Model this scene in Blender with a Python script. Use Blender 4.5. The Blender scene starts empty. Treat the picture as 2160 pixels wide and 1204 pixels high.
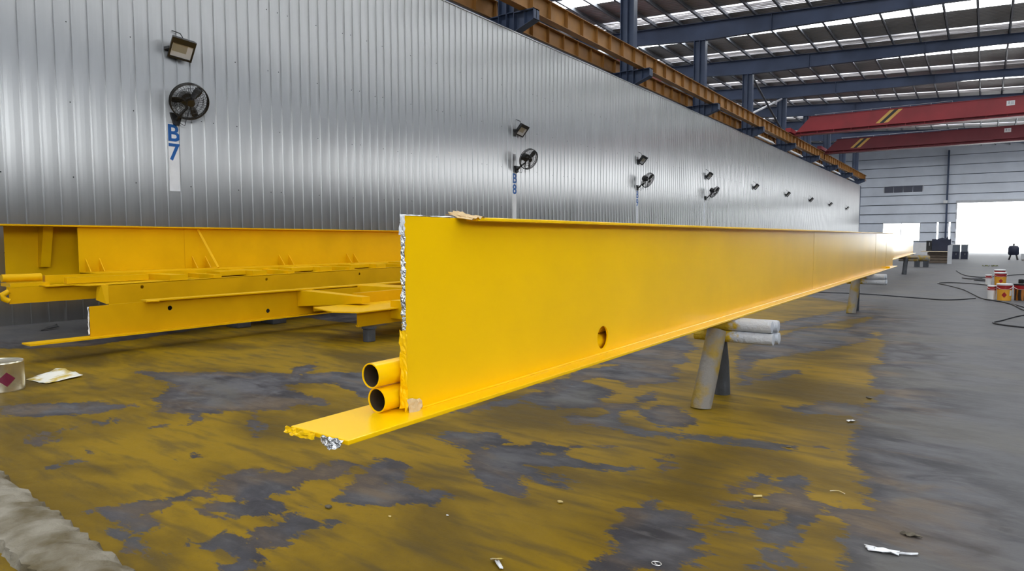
import bpy, math, random
import numpy as np
from mathutils import Vector, Matrix

random.seed(7)
rng = np.random.default_rng(7)
SC = bpy.context.scene
COL = SC.collection

# ------------------------------------------------------------------ camera
cam_d = bpy.data.cameras.new('camera')
cam = bpy.data.objects.new('camera', cam_d)
COL.objects.link(cam)
cam_d.sensor_fit = 'HORIZONTAL'
cam_d.sensor_width = 36.0
cam_d.lens = 36.0 * 1400.0 / 2160.0
cam_d.clip_end = 600
cam.location = (0, 0, 1.3)
cam.rotation_euler = (math.radians(90 - 3.882), 0, math.radians(35.34))
SC.camera = cam

# ------------------------------------------------------------------ sky, exposure
world = bpy.data.worlds.new('world')
SC.world = world
world.use_nodes = True
wn = world.node_tree.nodes
wn['Background'].inputs[0].default_value = (0.93, 0.97, 1.0, 1)
wn['Background'].inputs[1].default_value = 8.0
SC.view_settings.view_transform = 'Standard'
SC.view_settings.look = 'None'
SC.view_settings.exposure = 0.47
SC.view_settings.gamma = 1.0
SC.view_settings.use_curve_mapping = False
cy = SC.cycles
cy.max_bounces = 7; cy.diffuse_bounces = 4; cy.glossy_bounces = 3; cy.transmission_bounces = 3; cy.transparent_max_bounces = 6
cy.adaptive_threshold = 0.035
cy.sample_clamp_indirect = 6.0
SKY_L = 7.3        # daylight coming through the clear roof lights
BAND_L = 3.4       # glow of unseen side-wall sheets, added to light the hall
DIM_L = 1.9      # weaker, uneven glow of the second roof strip in each bay

# ------------------------------------------------------------------ materials
def mat(name, col, rough=0.5, metal=0.0, var=0.0, vscale=4.0, bump=0.0, bscale=30.0, col2=None,
        spec=0.5, stretch=None, coat=0.0, lo=0.35, hi=0.65):
    m = bpy.data.materials.new(name)
    m.use_nodes = True
    nt = m.node_tree
    b = nt.nodes['Principled BSDF']
    b.inputs['Base Color'].default_value = (*col, 1)
    b.inputs['Roughness'].default_value = rough
    b.inputs['Metallic'].default_value = metal
    b.inputs['Specular IOR Level'].default_value = spec
    b.inputs['Coat Weight'].default_value = coat
    b.inputs['Coat Roughness'].default_value = 0.12
    need = var > 0 or bump > 0 or col2 is not None
    if need:
        tc = nt.nodes.new('ShaderNodeTexCoord')
        mp = nt.nodes.new('ShaderNodeMapping')
        nt.links.new(tc.outputs['Object'], mp.inputs[0])
        if stretch:
            mp.inputs['Scale'].default_value = stretch
    if var > 0 or col2 is not None:
        n = nt.nodes.new('ShaderNodeTexNoise')
        n.inputs['Scale'].default_value = vscale
        n.inputs['Detail'].default_value = 5
        nt.links.new(mp.outputs[0], n.inputs['Vector'])
        r = nt.nodes.new('ShaderNodeValToRGB')
        nt.links.new(n.outputs['Fac'], r.inputs[0])
        r.color_ramp.elements[0].position = lo
        r.color_ramp.elements[1].position = hi
        if col2 is not None:
            r.color_ramp.elements[0].color = (*col2, 1)
            r.color_ramp.elements[1].color = (*col, 1)
        else:
            r.color_ramp.elements[0].color = (*[c * (1 - var) for c in col], 1)
            r.color_ramp.elements[1].color = (*[min(1, c * (1 + var)) for c in col], 1)
        nt.links.new(r.outputs[0], b.inputs['Base Color'])
    if bump > 0:
        n2 = nt.nodes.new('ShaderNodeTexNoise')
        n2.inputs['Scale'].default_value = bscale
        n2.inputs['Detail'].default_value = 4
        nt.links.new(mp.outputs[0], n2.inputs['Vector'])
        bp = nt.nodes.new('ShaderNodeBump')
        bp.inputs['Strength'].default_value = bump
        bp.inputs['Distance'].default_value = 0.02
        nt.links.new(n2.outputs['Fac'], bp.inputs['Height'])
        nt.links.new(bp.outputs[0], b.inputs['Normal'])
    return m

def glow(name, col, strength, uneven=0.0, dscale=(0.6, 3.0, 1.0)):
    """a translucent sheet with its glow set in the material"""
    m = bpy.data.materials.new(name)
    m.use_nodes = True
    nt = m.node_tree
    b = nt.nodes['Principled BSDF']
    b.inputs['Base Color'].default_value = (0.6, 0.63, 0.66, 1)
    b.inputs['Roughness'].default_value = 0.4
    b.inputs['Emission Color'].default_value = (*col, 1)
    b.inputs['Emission Strength'].default_value = strength
    if uneven > 0:
        tc = nt.nodes.new('ShaderNodeTexCoord')
        mp = nt.nodes.new('ShaderNodeMapping')
        mp.inputs['Scale'].default_value = dscale
        nt.links.new(tc.outputs['Object'], mp.inputs[0])
        n = nt.nodes.new('ShaderNodeTexNoise')
        n.inputs['Scale'].default_value = 0.7
        n.inputs['Detail'].default_value = 3
        nt.links.new(mp.outputs[0], n.inputs['Vector'])
        mr = nt.nodes.new('ShaderNodeMapRange')
        mr.inputs['From Min'].default_value = 0.36
        mr.inputs['From Max'].default_value = 0.62
        mr.inputs['To Min'].default_value = strength * (1 - uneven)
        mr.inputs['To Max'].default_value = strength
        nt.links.new(n.outputs['Fac'], mr.inputs['Value'])
        nt.links.new(mr.outputs[0], b.inputs['Emission Strength'])
    return m

M = {}
M['yellow'] = mat('yellow_paint', (0.95, 0.56, 0.0008), 0.30, var=0.04, vscale=1.2, bump=0.015, bscale=18, spec=0.13, coat=0.3)
M['yellow_dark'] = mat('yellow_paint_darkened', (0.60, 0.32, 0.0012), 0.42, var=0.07, vscale=2.0, bump=0.03, bscale=14, spec=0.13)  # same yellow, shade of low faces painted in; weld seams use it too
M['yellow_shade'] = mat('yellow_paint_shaded', (0.70, 0.395, 0.0010), 0.38, var=0.06, vscale=1.5, bump=0.02, bscale=16, spec=0.15)  # same yellow paint, darkened for the weaker light near the wall
M['ochre'] = mat('runway_ochre_paint', (0.30, 0.140, 0.030), 0.55, var=0.18, vscale=1.5)
M['galv'] = mat('galvanised_sheet', (0.48, 0.48, 0.475), 0.29, metal=0.98, var=0.06, vscale=1.3, stretch=(1, 1.6, 0.25))
_g = M['galv'].node_tree
_gb = _g.nodes['Principled BSDF']; _gb.inputs['Anisotropic'].default_value = 1.0      # fine vertical roll lines
_gt = _g.nodes.new('ShaderNodeCombineXYZ'); _gt.inputs['Y'].default_value = 1.0
_g.links.new(_gt.outputs[0], _gb.inputs['Tangent'])
M['white_strip'] = mat('white_paint_strip', (0.68, 0.70, 0.74), 0.55, var=0.06, vscale=3)
M['blue_letter'] = mat('blue_stencil', (0.0, 0.085, 0.33), 0.5, var=0.1, vscale=9)
M['black'] = mat('black_enamel', (0.010, 0.010, 0.011), 0.4)
M['blackm'] = mat('black_rubber', (0.018, 0.018, 0.02), 0.6)
M['lens'] = mat('lamp_glass', (0.55, 0.56, 0.58), 0.12, spec=0.6)
M['lamp_led'] = mat('lamp_led_board', (0.30, 0.27, 0.20), 0.4)
M['steel_blue'] = mat('steel_blue_paint', (0.042, 0.062, 0.115), 0.5, var=0.15, vscale=1.0)
M['roof'] = mat('roof_sheet', (0.40, 0.38, 0.365), 0.45, metal=0.1, var=0.08, vscale=0.8)
M['purlin'] = mat('purlin_steel', (0.20, 0.21, 0.23), 0.45, metal=0.2, var=0.1, vscale=2)
M['sky'] = glow('roof_light_clear', (0.93, 0.97, 1.0), SKY_L)
M['dim'] = glow('roof_light_dim', (0.90, 0.92, 1.0), DIM_L, uneven=0.85)
M['side_sheet'] = mat('side_wall_sheet', (0.22, 0.23, 0.25), 0.6, var=0.08, vscale=1.0)
M['band'] = glow('side_fill_sheet', (0.96, 0.98, 1.0), BAND_L)
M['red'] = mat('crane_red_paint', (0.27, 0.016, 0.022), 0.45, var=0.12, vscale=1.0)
M['red_dark'] = mat('crane_red_dark', (0.15, 0.010, 0.018), 0.5, var=0.1, vscale=1.0)  # darker red; on the hoist rails it paints in the overhang's shade
M['stripe_y'] = mat('stripe_yellow', (0.62, 0.36, 0.08), 0.5)
M['farwall'] = mat('end_wall_sheet', (0.66, 0.70, 0.77), 0.5, metal=0.0, var=0.06, vscale=0.6)
M['concrete'] = mat('apron_concrete', (0.62, 0.62, 0.60), 0.8, var=0.08, vscale=0.4)
M['dado'] = mat('dark_masonry', (0.022, 0.023, 0.030), 0.85, var=0.2, vscale=2)
M['pipe_wrap'] = mat('sprayed_support_pipe', (0.225, 0.205, 0.18), 0.75, var=0.15, vscale=6, bump=0.55, bscale=26, col2=(0.30, 0.20, 0.03), lo=0.40, hi=0.56)
M['pipe_dark'] = mat('dark_support_pipe', (0.05, 0.055, 0.065), 0.6, var=0.2, vscale=8, bump=0.3, bscale=30)
M['bundle_old'] = mat('wrapped_tube_white', (0.62, 0.64, 0.68), 0.65, bump=0.7, bscale=30, col2=(0.60, 0.40, 0.02), vscale=3.2, lo=0.36, hi=0.47)
M['bore'] = mat('tube_bore_scale', (0.045, 0.026, 0.010), 0.7, var=0.2, vscale=20)
M['foil'] = mat('silver_foil', (0.80, 0.80, 0.80), 0.16, metal=1.0, bump=0.9, bscale=45)
M['tape'] = mat('masking_tape', (0.60, 0.43, 0.22), 0.6, var=0.1, vscale=20, bump=0.3, bscale=40)
M['paper'] = mat('paper_scrap', (0.72, 0.70, 0.62), 0.7, col2=(0.50, 0.36, 0.06), vscale=6, lo=0.40, hi=0.5)
M['white_plastic'] = mat('white_film', (0.75, 0.76, 0.78), 0.4, var=0.1, vscale=12, bump=0.4, bscale=30)
M['tin'] = mat('tin_plate', (0.62, 0.58, 0.45), 0.25, metal=0.9, var=0.2, vscale=5, bump=0.05, bscale=10)
M['maroon'] = mat('maroon_print', (0.14, 0.01, 0.035), 0.4)
M['can_yellow'] = mat('pail_yellow', (0.75, 0.36, 0.03), 0.4, var=0.05)
M['can_red'] = mat('pail_red', (0.34, 0.012, 0.015), 0.4, var=0.08)
M['can_white'] = mat('pail_white', (0.70, 0.70, 0.70), 0.4, var=0.04)
M['can_drip'] = mat('pail_paint_drips', (0.40, 0.14, 0.015), 0.4, col2=(0.02, 0.012, 0.012), vscale=14, stretch=(1, 1, 0.12), lo=0.46, hi=0.52)
M['hose'] = mat('black_hose', (0.022, 0.024, 0.03), 0.5)
M['dusty'] = mat('dusty_concrete', (0.24, 0.215, 0.165), 0.9, col2=(0.095, 0.072, 0.032), vscale=4.5, bump=1.0, bscale=16, lo=0.38, hi=0.60)
M['stone'] = mat('dirt_crumb', (0.10, 0.085, 0.06), 0.85, var=0.3, vscale=20)
M['chip'] = mat('dry_paint_flake', (0.55, 0.42, 0.16), 0.6)
M['navy'] = mat('navy_enamel', (0.012, 0.016, 0.04), 0.45, var=0.15, vscale=3)
M['grey_panel'] = mat('grey_enamel', (0.12, 0.14, 0.17), 0.5)
M['wood'] = mat('old_timber', (0.14, 0.105, 0.075), 0.7, var=0.25, vscale=4, stretch=(1, 6, 6))
M['wood_pale'] = mat('pale_board', (0.60, 0.50, 0.36), 0.6, var=0.1, vscale=3)
M['lightgrey'] = mat('light_grey_paint', (0.52, 0.53, 0.55), 0.5, var=0.06)
M['vent'] = mat('vent_pane_dark', (0.085, 0.09, 0.12), 0.35)
M['wire'] = mat('bare_wire', (0.75, 0.75, 0.75), 0.3, metal=0.6)
M['pale_blue'] = mat('pale_blue_paint', (0.62, 0.70, 0.78), 0.5)
M['leaf'] = mat('dry_leaf', (0.16, 0.17, 0.03), 0.7, var=0.3, vscale=10)

def oversprayed(name, base, spray, x_from, x_to):
    """wrapped tube: yellow overspray that thins out along the tube"""
    m = mat(name, base, 0.65, bump=0.7, bscale=30)
    nt = m.node_tree; N = nt.nodes; L = nt.links
    tc = N.new('ShaderNodeTexCoord'); sx = N.new('ShaderNodeSeparateXYZ'); L.new(tc.outputs['Object'], sx.inputs[0])
    n = N.new('ShaderNodeTexNoise'); n.inputs['Scale'].default_value = 22; n.inputs['Detail'].default_value = 5
    L.new(tc.outputs['Object'], n.inputs['Vector'])
    a = N.new('ShaderNodeMapRange'); a.inputs['From Min'].default_value = x_from; a.inputs['From Max'].default_value = x_to
    a.inputs['To Min'].default_value = 1.0; a.inputs['To Max'].default_value = 0.0; L.new(sx.outputs['X'], a.inputs['Value'])
    ad = N.new('ShaderNodeMath'); ad.operation = 'ADD'; L.new(a.outputs[0], ad.inputs[0]); L.new(n.outputs['Fac'], ad.inputs[1])
    r = N.new('ShaderNodeMapRange'); r.interpolation_type = 'SMOOTHSTEP'; r.inputs['From Min'].default_value = 0.85; r.inputs['From Max'].default_value = 1.15
    L.new(ad.outputs[0], r.inputs['Value'])
    mx = N.new('ShaderNodeMix'); mx.data_type = 'RGBA'; L.new(r.outputs[0], mx.inputs[0])
    mx.inputs[6].default_value = (*base, 1); mx.inputs[7].default_value = (*spray, 1)
    L.new(mx.outputs[2], N['Principled BSDF'].inputs['Base Color'])
    return m
M['bundle'] = oversprayed('wrapped_tube_white', (0.48, 0.50, 0.54), (0.50, 0.33, 0.01), 0.0, 0.26)

# ------------------------------------------------------------------ mesh helpers
ORI = {}

class MB:
    def __init__(s):
        s.v = []; s.f = []
    def add(s, vs, fs):
        o = len(s.v)
        s.v += [tuple(map(float, p)) for p in vs]
        s.f += [tuple(i + o for i in q) for q in fs]
        return s
    def hexa(s, p):      # p: 8 pts, bottom ccw 0-3, top 4-7
        return s.add(p, [(3, 2, 1, 0), (4, 5, 6, 7), (0, 1, 5, 4), (1, 2, 6, 5), (2, 3, 7, 6), (3, 0, 4, 7)])
    def box(s, x0, x1, y0, y1, z0, z1):
        return s.hexa([(x0, y0, z0), (x1, y0, z0), (x1, y1, z0), (x0, y1, z0), (x0, y0, z1), (x1, y0, z1), (x1, y1, z1), (x0, y1, z1)])
    def beam_y(s, x0, x1, y0, y1, za0, za1, zb0, zb1):   # box along y whose z range changes from a to b
        return s.hexa([(x0, y0, za0), (x1, y0, za0), (x1, y1, zb0), (x0, y1, zb0), (x0, y0, za1), (x1, y0, za1), (x1, y1, zb1), (x0, y1, zb1)])
    def prism(s, pts, d):  # planar polygon extruded by vector d
        n = len(pts); d = Vector(d)
        a = [Vector(p) for p in pts]; b = [p + d for p in a]
        fs = [tuple(range(n - 1, -1, -1)), tuple(range(n, 2 * n))]
        fs += [(i, (i + 1) % n, n + (i + 1) % n, n + i) for i in range(n)]
        return s.add(a + b, fs)
    def tube(s, path, r, n=10, cap=True, closed=False):
        P = [Vector(p) for p in path]; m = len(P)
        R = r if isinstance(r, (list, tuple)) else [r] * m
        vs = []; up = None
        for i in range(m):
            if closed:
                t = (P[(i + 1) % m] - P[i - 1]).normalized()
            else:
                t = (P[min(i + 1, m - 1)] - P[max(i - 1, 0)]).normalized()
            if up is None:
                up = Vector((0, 0, 1)) if abs(t.z) < 0.9 else Vector((1, 0, 0))
            a = t.cross(up)
            if a.length < 1e-5: a = t.cross(Vector((1, 0.3, 0)))
            a.normalize(); b = a.cross(t); b.normalize(); up = b
            for k in range(n):
                c = 2 * math.pi * k / n
                vs.append(P[i] + (a * math.cos(c) + b * math.sin(c)) * R[i])
        fs = []
        for i in range(m if closed else m - 1):
            j = (i + 1) % m
            for k in range(n):
                l = (k + 1) % n
                fs.append((i * n + k, i * n + l, j * n + l, j * n + k))
        if cap and not closed:
            fs.append(tuple(range(n - 1, -1, -1))); fs.append(tuple(range((m - 1) * n, m * n)))
        return s.add(vs, fs)
    def pipe(s, p0, p1, ro, ri, n=32):   # hollow
        p0 = Vector(p0); p1 = Vector(p1); t = (p1 - p0).normalized()
        a = t.cross(Vector((0, 0, 1)) if abs(t.z) < .9 else Vector((1, 0, 0))).normalized(); b = a.cross(t)
        vs = []
        for p in (p0, p1):
            for r in (ro, ri):
                for k in range(n):
                    c = 2 * math.pi * k / n
                    vs.append(p + (a * math.cos(c) + b * math.sin(c)) * r)
        fs = []
        for k in range(n):
            l = (k + 1) % n
            fs.append((k, l, 2 * n + l, 2 * n + k))               # outer
            fs.append((n + l, n + k, 3 * n + k, 3 * n + l))       # inner
            fs.append((l, k, n + k, n + l))
            fs.append((2 * n + k, 2 * n + l, 3 * n + l, 3 * n + k))
        return s.add(vs, fs)
    def lathe(s, prof, c, n=28):          # prof [(r,z)]
        vs = []
        for r, z in prof:
            for k in range(n):
                a = 2 * math.pi * k / n
                vs.append((c[0] + r * math.cos(a), c[1] + r * math.sin(a), c[2] + z))
        fs = []; m = len(prof)
        for i in range(m - 1):
            for k in range(n):
                l = (k + 1) % n
                fs.append((i * n + k, i * n + l, (i + 1) * n + l, (i + 1) * n + k))
        fs.append(tuple(range(n - 1, -1, -1))); fs.append(tuple(range((m - 1) * n, m * n)))
        return s.add(vs, fs)
    def plate_yz(s, x0, x1, y0, y1, zf, holes):
        """plate in the yz plane, zf(y)->(z0,z1), with round holes [(y,z,r)]"""
        hs = sorted(holes); y = y0
        def seg(a, b):
            (p0, p1), (q0, q1) = zf(a), zf(b)
            s.hexa([(x0, a, p0), (x1, a, p0), (x1, b, q0), (x0, b, q0), (x0, a, p1), (x1, a, p1), (x1, b, q1), (x0, b, q1)])
        n = 32
        for (hy, hz, r) in hs:
            w = r * 1.6
            if hy - w > y: seg(y, hy - w)
            z0 = zf(hy)[0]; z1 = zf(hy)[1]
            z0a = zf(hy - w); z0b = zf(hy + w)
            # frame points on rectangle matched to circle points
            rect = []; circ = []
            for k in range(n):
                a = 2 * math.pi * k / n
                cx, cz = math.cos(a), math.sin(a)
                t = 1e9
                if abs(cx) > 1e-9: t = min(t, w / abs(cx))
                lim = (z1 - hz) if cz > 0 else (hz - z0)
                if abs(cz) > 1e-9: t = min(t, lim / abs(cz))
                rect.append((hy + cx * t, hz + cz * t)); circ.append((hy + cx * r, hz + cz * r))
            corners = [(hy + w, z1), (hy - w, z1), (hy - w, z0), (hy + w, z0)]
            for cc in corners:
                j = min(range(n), key=lambda k: (rect[k][0] - cc[0]) ** 2 + (rect[k][1] - cc[1]) ** 2)
                rect[j] = cc
            vs = [(x1, a, b) for a, b in rect] + [(x1, a, b) for a, b in circ] + [(x0, a, b) for a, b in rect] + [(x0, a, b) for a, b in circ]
            fs = []
            for k in range(n):
                l = (k + 1) % n
                fs.append((k, l, n + l, n + k)); fs.append((2 * n + l, 2 * n + k, 3 * n + k, 3 * n + l))
                fs.append((n + k, n + l, 3 * n + l, 3 * n + k)); fs.append((l, k, 2 * n + k, 2 * n + l))
            s.add(vs, fs)
            y = hy + w
        if y < y1: seg(y, y1)
        return s
    def mesh(s, name, m, smooth=False):
        me = bpy.data.meshes.new(name)
        me.from_pydata(s.v, [], s.f); me.update()
        if m is not None: me.materials.append(M[m] if isinstance(m, str) else m)
        if smooth:
            me.polygons.foreach_set('use_smooth', [True] * len(me.polygons))
            try: me.set_sharp_from_angle(angle=math.radians(40))
            except Exception: pass
        return me
    def build(s, name, m, parent=None, smooth=False, label=None, kind=None):
        if parent is not None:
            o0 = ORI[parent]
            s.v = [(a - o0[0], b - o0[1], c - o0[2]) for a, b, c in s.v]
        ob = bpy.data.objects.new(name, s.mesh(name, m, smooth))
        COL.objects.link(ob)
        if parent is not None:
            ob.parent = parent; ORI[ob] = ORI[parent]
        else:
            ORI[ob] = (0, 0, 0)
        if label: ob['label'] = label
        if kind: ob['kind'] = kind
        return ob

def tag(o, label=None, cat=None, group=None, kind=None):
    if label: o['label'] = label
    if cat: o['category'] = cat
    if group: o['group'] = group
    if kind: o['kind'] = kind
    return o

def thing(name, loc, label, cat, group=None):
    e = bpy.data.objects.new(name, None)
    e.empty_display_size = 0.1
    COL.objects.link(e); e.location = loc; ORI[e] = tuple(loc)
    return tag(e, label, cat, group)

def solo(mb, name, m, label, cat, base, group=None, smooth=False):
    """a thing of one mesh whose origin is at its base"""
    mb.v = [(a - base[0], b - base[1], c - base[2]) for a, b, c in mb.v]
    ob = bpy.data.objects.new(name, mb.mesh(name, m, smooth))
    COL.objects.link(ob); ob.location = base; ORI[ob] = tuple(base)
    return tag(ob, label, cat, group)

def bevel(o, w=0.004, seg=2):
    b = o.modifiers.new('bevel', 'BEVEL'); b.width = w; b.segments = seg; b.limit_method = 'ANGLE'
    return o

def text_mesh(txt, size, name, m, parent, mw, label=None):
    """flat lettering; mw maps the text plane into the world"""
    c = bpy.data.curves.new(name, 'FONT'); c.body = txt; c.size = size; c.extrude = 0.002
    c.align_x = 'CENTER'; c.align_y = 'BOTTOM'; c.offset = size * 0.02
    tmp = bpy.data.objects.new(name + '_src', c); COL.objects.link(tmp)
    dg = bpy.context.evaluated_depsgraph_get()
    me = bpy.data.meshes.new_from_object(tmp.evaluated_get(dg))
    bpy.data.objects.remove(tmp); bpy.data.curves.remove(c)
    me.transform(Matrix.Translation(-Vector(ORI[parent])) @ mw)
    me.materials.clear(); me.materials.append(M[m]); me.name = name
    ob = bpy.data.objects.new(name, me); COL.objects.link(ob); ob.parent = parent; ORI[ob] = ORI[parent]
    if label: ob['label'] = label
    return ob

ORD = ['nearest', 'second', 'third', 'fourth', 'fifth', 'sixth', 'seventh', 'eighth', 'ninth']

# outlines on the floor, in metres: the oversprayed area and the bare patches in it
ZONE= [(-11.49, 1.58), (-9.34, 3.1), (-8.93, 3.61), (-9.34, 5.38), (-9.42, 7.13), (-7.35, 6.93), (-8.39, 8.59), (-6.72, 9.77), (-5.34, 12.96), (-5.83, 19.86), (-5.41, 26.76), (-3.89, 21.23), (-3.33, 16.53), (-2.23, 15.17), (-1.71, 13.82), (-1.47, 12.77), (-1.59, 11.36), (-1.71, 9.45), (-1.59, 10.09), (-1.19, 10.66), (-0.96, 9.26), (-0.88, 7.79), (-0.82, 6.96), (-0.69, 6.34), (-0.7, 5.57), (-0.69, 5.1), (-0.65, 4.61), (-0.55, 4.14), (-0.47, 4.02), (-0.44, 3.63), (-0.46, 3.22), (-0.43, 2.8), (-0.44, 2.34), (-2.4, 0.95), (-4.03, 0.82)]
GREY=[
[(-6.84,3.16),(-6.28,3.5),(-6.13,3.67),(-5.53,3.95),(-5.82,4.45),(-5.81,4.7),(-5.34,4.03),(-5.21,4.26),(-4.94,4.45),(-4.72,4.76),(-4.18,4.21),(-4.18,3.76),(-4.77,3.91),(-5.02,3.68),(-4.4,3.5),(-4.18,3.37),(-4.43,3.29),(-4.3,3.1),(-4.43,2.93),(-4.07,2.71),(-3.89,2.56),(-4.2,2.69),(-4.5,2.87),(-4.75,2.66),(-4.55,2.44),(-4.81,2.66),(-5.06,2.48),(-5.63,2.84),(-5.85,3.02),(-6.24,3.07)],
[(-6.23,1.86),(-6.19,2.04),(-5.88,2.36),(-5.35,2.52),(-5.39,2.16),(-5.61,1.93),(-5.93,1.76)],
[(-4.98,1.6),(-5.13,1.75),(-5.14,1.88),(-4.86,1.74),(-4.69,1.63),(-4.81,1.6)],
[(-5.1,1.9),(-5.17,2.08),(-5.07,2.0)],
[(-5.05,2.06),(-5.18,2.26),(-4.98,2.14)],
[(-4.27,1.41),(-4.41,1.6),(-4.57,1.77),(-4.42,1.81),(-4.25,1.67),(-4.27,1.5),(-4.12,1.34)],
[(-4.68,2.21),(-4.67,2.39),(-4.62,2.29)],
[(-3.87,2.04),(-3.92,2.17),(-3.79,2.13),(-3.81,2.05)],
[(-2.97,3.32),(-2.86,3.5),(-2.64,3.61),(-2.47,3.51),(-2.44,3.34),(-2.58,3.16),(-2.72,3.2),(-2.88,3.25)],
[(-2.51,3.06),(-2.53,3.16),(-2.48,3.25),(-2.34,3.41),(-2.32,3.54),(-2.21,3.53),(-2.1,3.58),(-1.87,3.72),(-2.1,3.46),(-2.17,3.36),(-2.15,3.28),(-2.02,3.39),(-1.85,3.37),(-1.49,3.51),(-1.56,3.35),(-1.81,3.3),(-1.95,3.23),(-2.05,3.13),(-1.8,3.07),(-1.74,2.98),(-1.9,3.0),(-2.04,2.97),(-2.05,2.89),(-1.87,2.77),(-1.8,2.65),(-1.92,2.66),(-2.05,2.72),(-2.22,2.77),(-2.37,2.9)],
[(-2.91,2.72),(-2.87,2.8),(-2.63,2.72),(-2.59,2.6),(-2.59,2.39),(-2.53,2.47),(-2.38,2.49),(-2.17,2.56),(-2.15,2.42),(-2.26,2.3),(-2.43,2.15),(-2.68,2.01),(-2.63,2.2),(-2.68,2.4)],
[(-3.37,2.0),(-3.41,2.11),(-3.32,2.23),(-3.28,2.19),(-3.06,2.36),(-3.07,2.5),(-2.95,2.54),(-2.91,2.33),(-2.92,2.19),(-2.86,2.03),(-2.99,1.9),(-3.15,1.86)],
[(-3.45,1.36),(-3.39,1.49),(-3.32,1.71),(-3.32,1.91),(-3.21,1.9),(-3.21,1.67),(-3.19,1.54),(-3.11,1.53),(-3.21,1.43),(-3.28,1.41)],
[(-3.19,1.38),(-3.19,1.48),(-3.14,1.54),(-3.01,1.41),(-3.1,1.38)],
[(-3.09,1.75),(-3.0,1.85),(-2.78,1.97),(-2.73,1.83),(-2.87,1.72),(-3.02,1.66)],
[(-2.53,1.56),(-2.61,1.7),(-2.59,1.83),(-2.57,1.95),(-2.43,1.98),(-2.35,2.07),(-2.37,1.93),(-2.43,1.77),(-2.44,1.65),(-2.37,1.54),(-2.31,1.47),(-2.38,1.42)],
[(-3.13,1.33),(-2.91,1.37),(-2.75,1.33),(-2.89,1.28)],
[(-2.76,1.42),(-2.75,1.48),(-2.65,1.42),(-2.69,1.39)],
[(-2.66,1.44),(-2.69,1.58),(-2.66,1.63),(-2.55,1.52),(-2.61,1.45)],
[(-2.48,4.17),(-2.26,4.33),(-2.26,4.5),(-2.38,4.65),(-2.26,4.83),(-2.3,5.2),(-2.26,5.5),(-2.17,5.09),(-2.16,4.71),(-2.22,4.49),(-2.07,4.27),(-1.86,4.21),(-1.58,4.27),(-1.26,4.36),(-0.87,4.47),(-0.51,4.59),(-0.86,4.4),(-0.99,4.25),(-1.21,4.21),(-1.52,4.11),(-1.89,4.05),(-2.07,4.13),(-2.38,4.06)],
[(-2.07,4.68),(-2.07,4.96),(-1.86,4.92),(-1.67,4.64),(-1.64,4.36),(-1.79,4.28),(-1.95,4.44)],
[(-3.27,3.75),(-3.17,4.48),(-2.98,5.43),(-2.5,5.06),(-2.44,4.6),(-2.6,4.36),(-2.99,4.35),(-3.11,3.89)],
[(-3.23,4.77),(-3.26,5.94),(-2.71,7.01),(-2.25,5.82),(-2.48,5.3),(-2.87,5.51),(-3.01,4.81)],
[(-3.32,6.06),(-3.45,9.06),(-2.83,7.93),(-2.52,6.63),(-2.96,6.32)],
[(-2.35,8.06),(-2.13,10.63),(-1.19,10.66),(-1.17,9.58),(-1.57,8.4),(-1.94,7.37),(-1.88,6.48),(-2.15,7.22)],
[(-1.88,6.48),(-1.67,6.36),(-1.44,7.24),(-1.53,6.46),(-1.74,6.0)],
[(-1.73,6.58),(-1.53,7.02),(-1.51,6.74)],
[(-2.9,9.45),(-1.75,15.51),(-1.46,13.04),(-2.13,10.63),(-2.58,8.84)],
[(-1.39,2.68),(-1.35,2.85),(-1.23,2.97),(-1.11,3.02),(-1.08,2.88),(-0.93,2.83),(-0.81,2.53),(-1.25,2.22),(-1.22,2.44),(-1.34,2.54)],
[(-1.54,3.64),(-1.52,3.71),(-1.42,3.58),(-1.4,3.44),(-1.46,3.5)],
[(-1.06,3.35),(-1.02,3.54),(-0.93,3.69),(-0.95,3.5),(-1.01,3.34)],
[(-1.33,3.08),(-1.31,3.13),(-1.25,2.99),(-1.29,2.96)],
[(-1.15,3.13),(-0.87,3.36),(-0.66,3.41),(-0.76,3.3),(-1.0,3.19)],
[(-0.85,3.57),(-0.78,3.89),(-0.7,3.6),(-0.59,3.52),(-0.61,3.18),(-0.55,2.72),(-0.73,2.59),(-0.75,2.9),(-0.81,2.98),(-0.72,3.22)],
[(-0.6,3.59),(-0.49,3.53),(-0.34,3.63),(-0.3,3.46),(-0.44,3.36),(-0.51,3.44)],
[(-1.01,3.06),(-0.9,3.16),(-0.82,3.03),(-0.91,2.9)],
[(-0.54,3.96),(-0.43,4.09),(-0.39,3.9),(-0.45,3.86)],
[(-2.26,8.34),(-2.02,8.74),(-1.7,8.52),(-1.85,8.0)],
[(-1.2,5.39),(-0.96,5.75),(-0.66,5.78),(-0.66,5.52),(-1.05,5.32)],
]

# ================================================================== THE SETTING
XW = -12.1                     # face of the sheeted partition wall
BAY = [17.4 + 8.6 * k for k in range(-4, 9)]     # frame lines along the hall
YF = 92.0                      # end wall
def rtop(x, y):                # top of the rafters
    return 12.58 - 0.056 * (x + 12.15)

# ---- floor: one mesh, fine where the paint marks are
def sdf(P, poly):
    """signed distance, positive inside"""
    px, py = P[:, 0], P[:, 1]
    d = np.full(len(P), 1e9); inside = np.zeros(len(P), bool)
    n = len(poly)
    for i in range(n):
        ax, ay = poly[i]; bx, by = poly[(i + 1) % n]
        ex, ey = bx - ax, by - ay
        L = ex * ex + ey * ey + 1e-12
        t = np.clip(((px - ax) * ex + (py - ay) * ey) / L, 0, 1)
        d = np.minimum(d, np.hypot(px - ax - t * ex, py - ay - t * ey))
        if ay != by:
            c = ((ay > py) != (by > py)) & (px < (bx - ax) * (py - ay) / (by - ay) + ax)
            inside ^= c
    return np.where(inside, d, -d)

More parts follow.
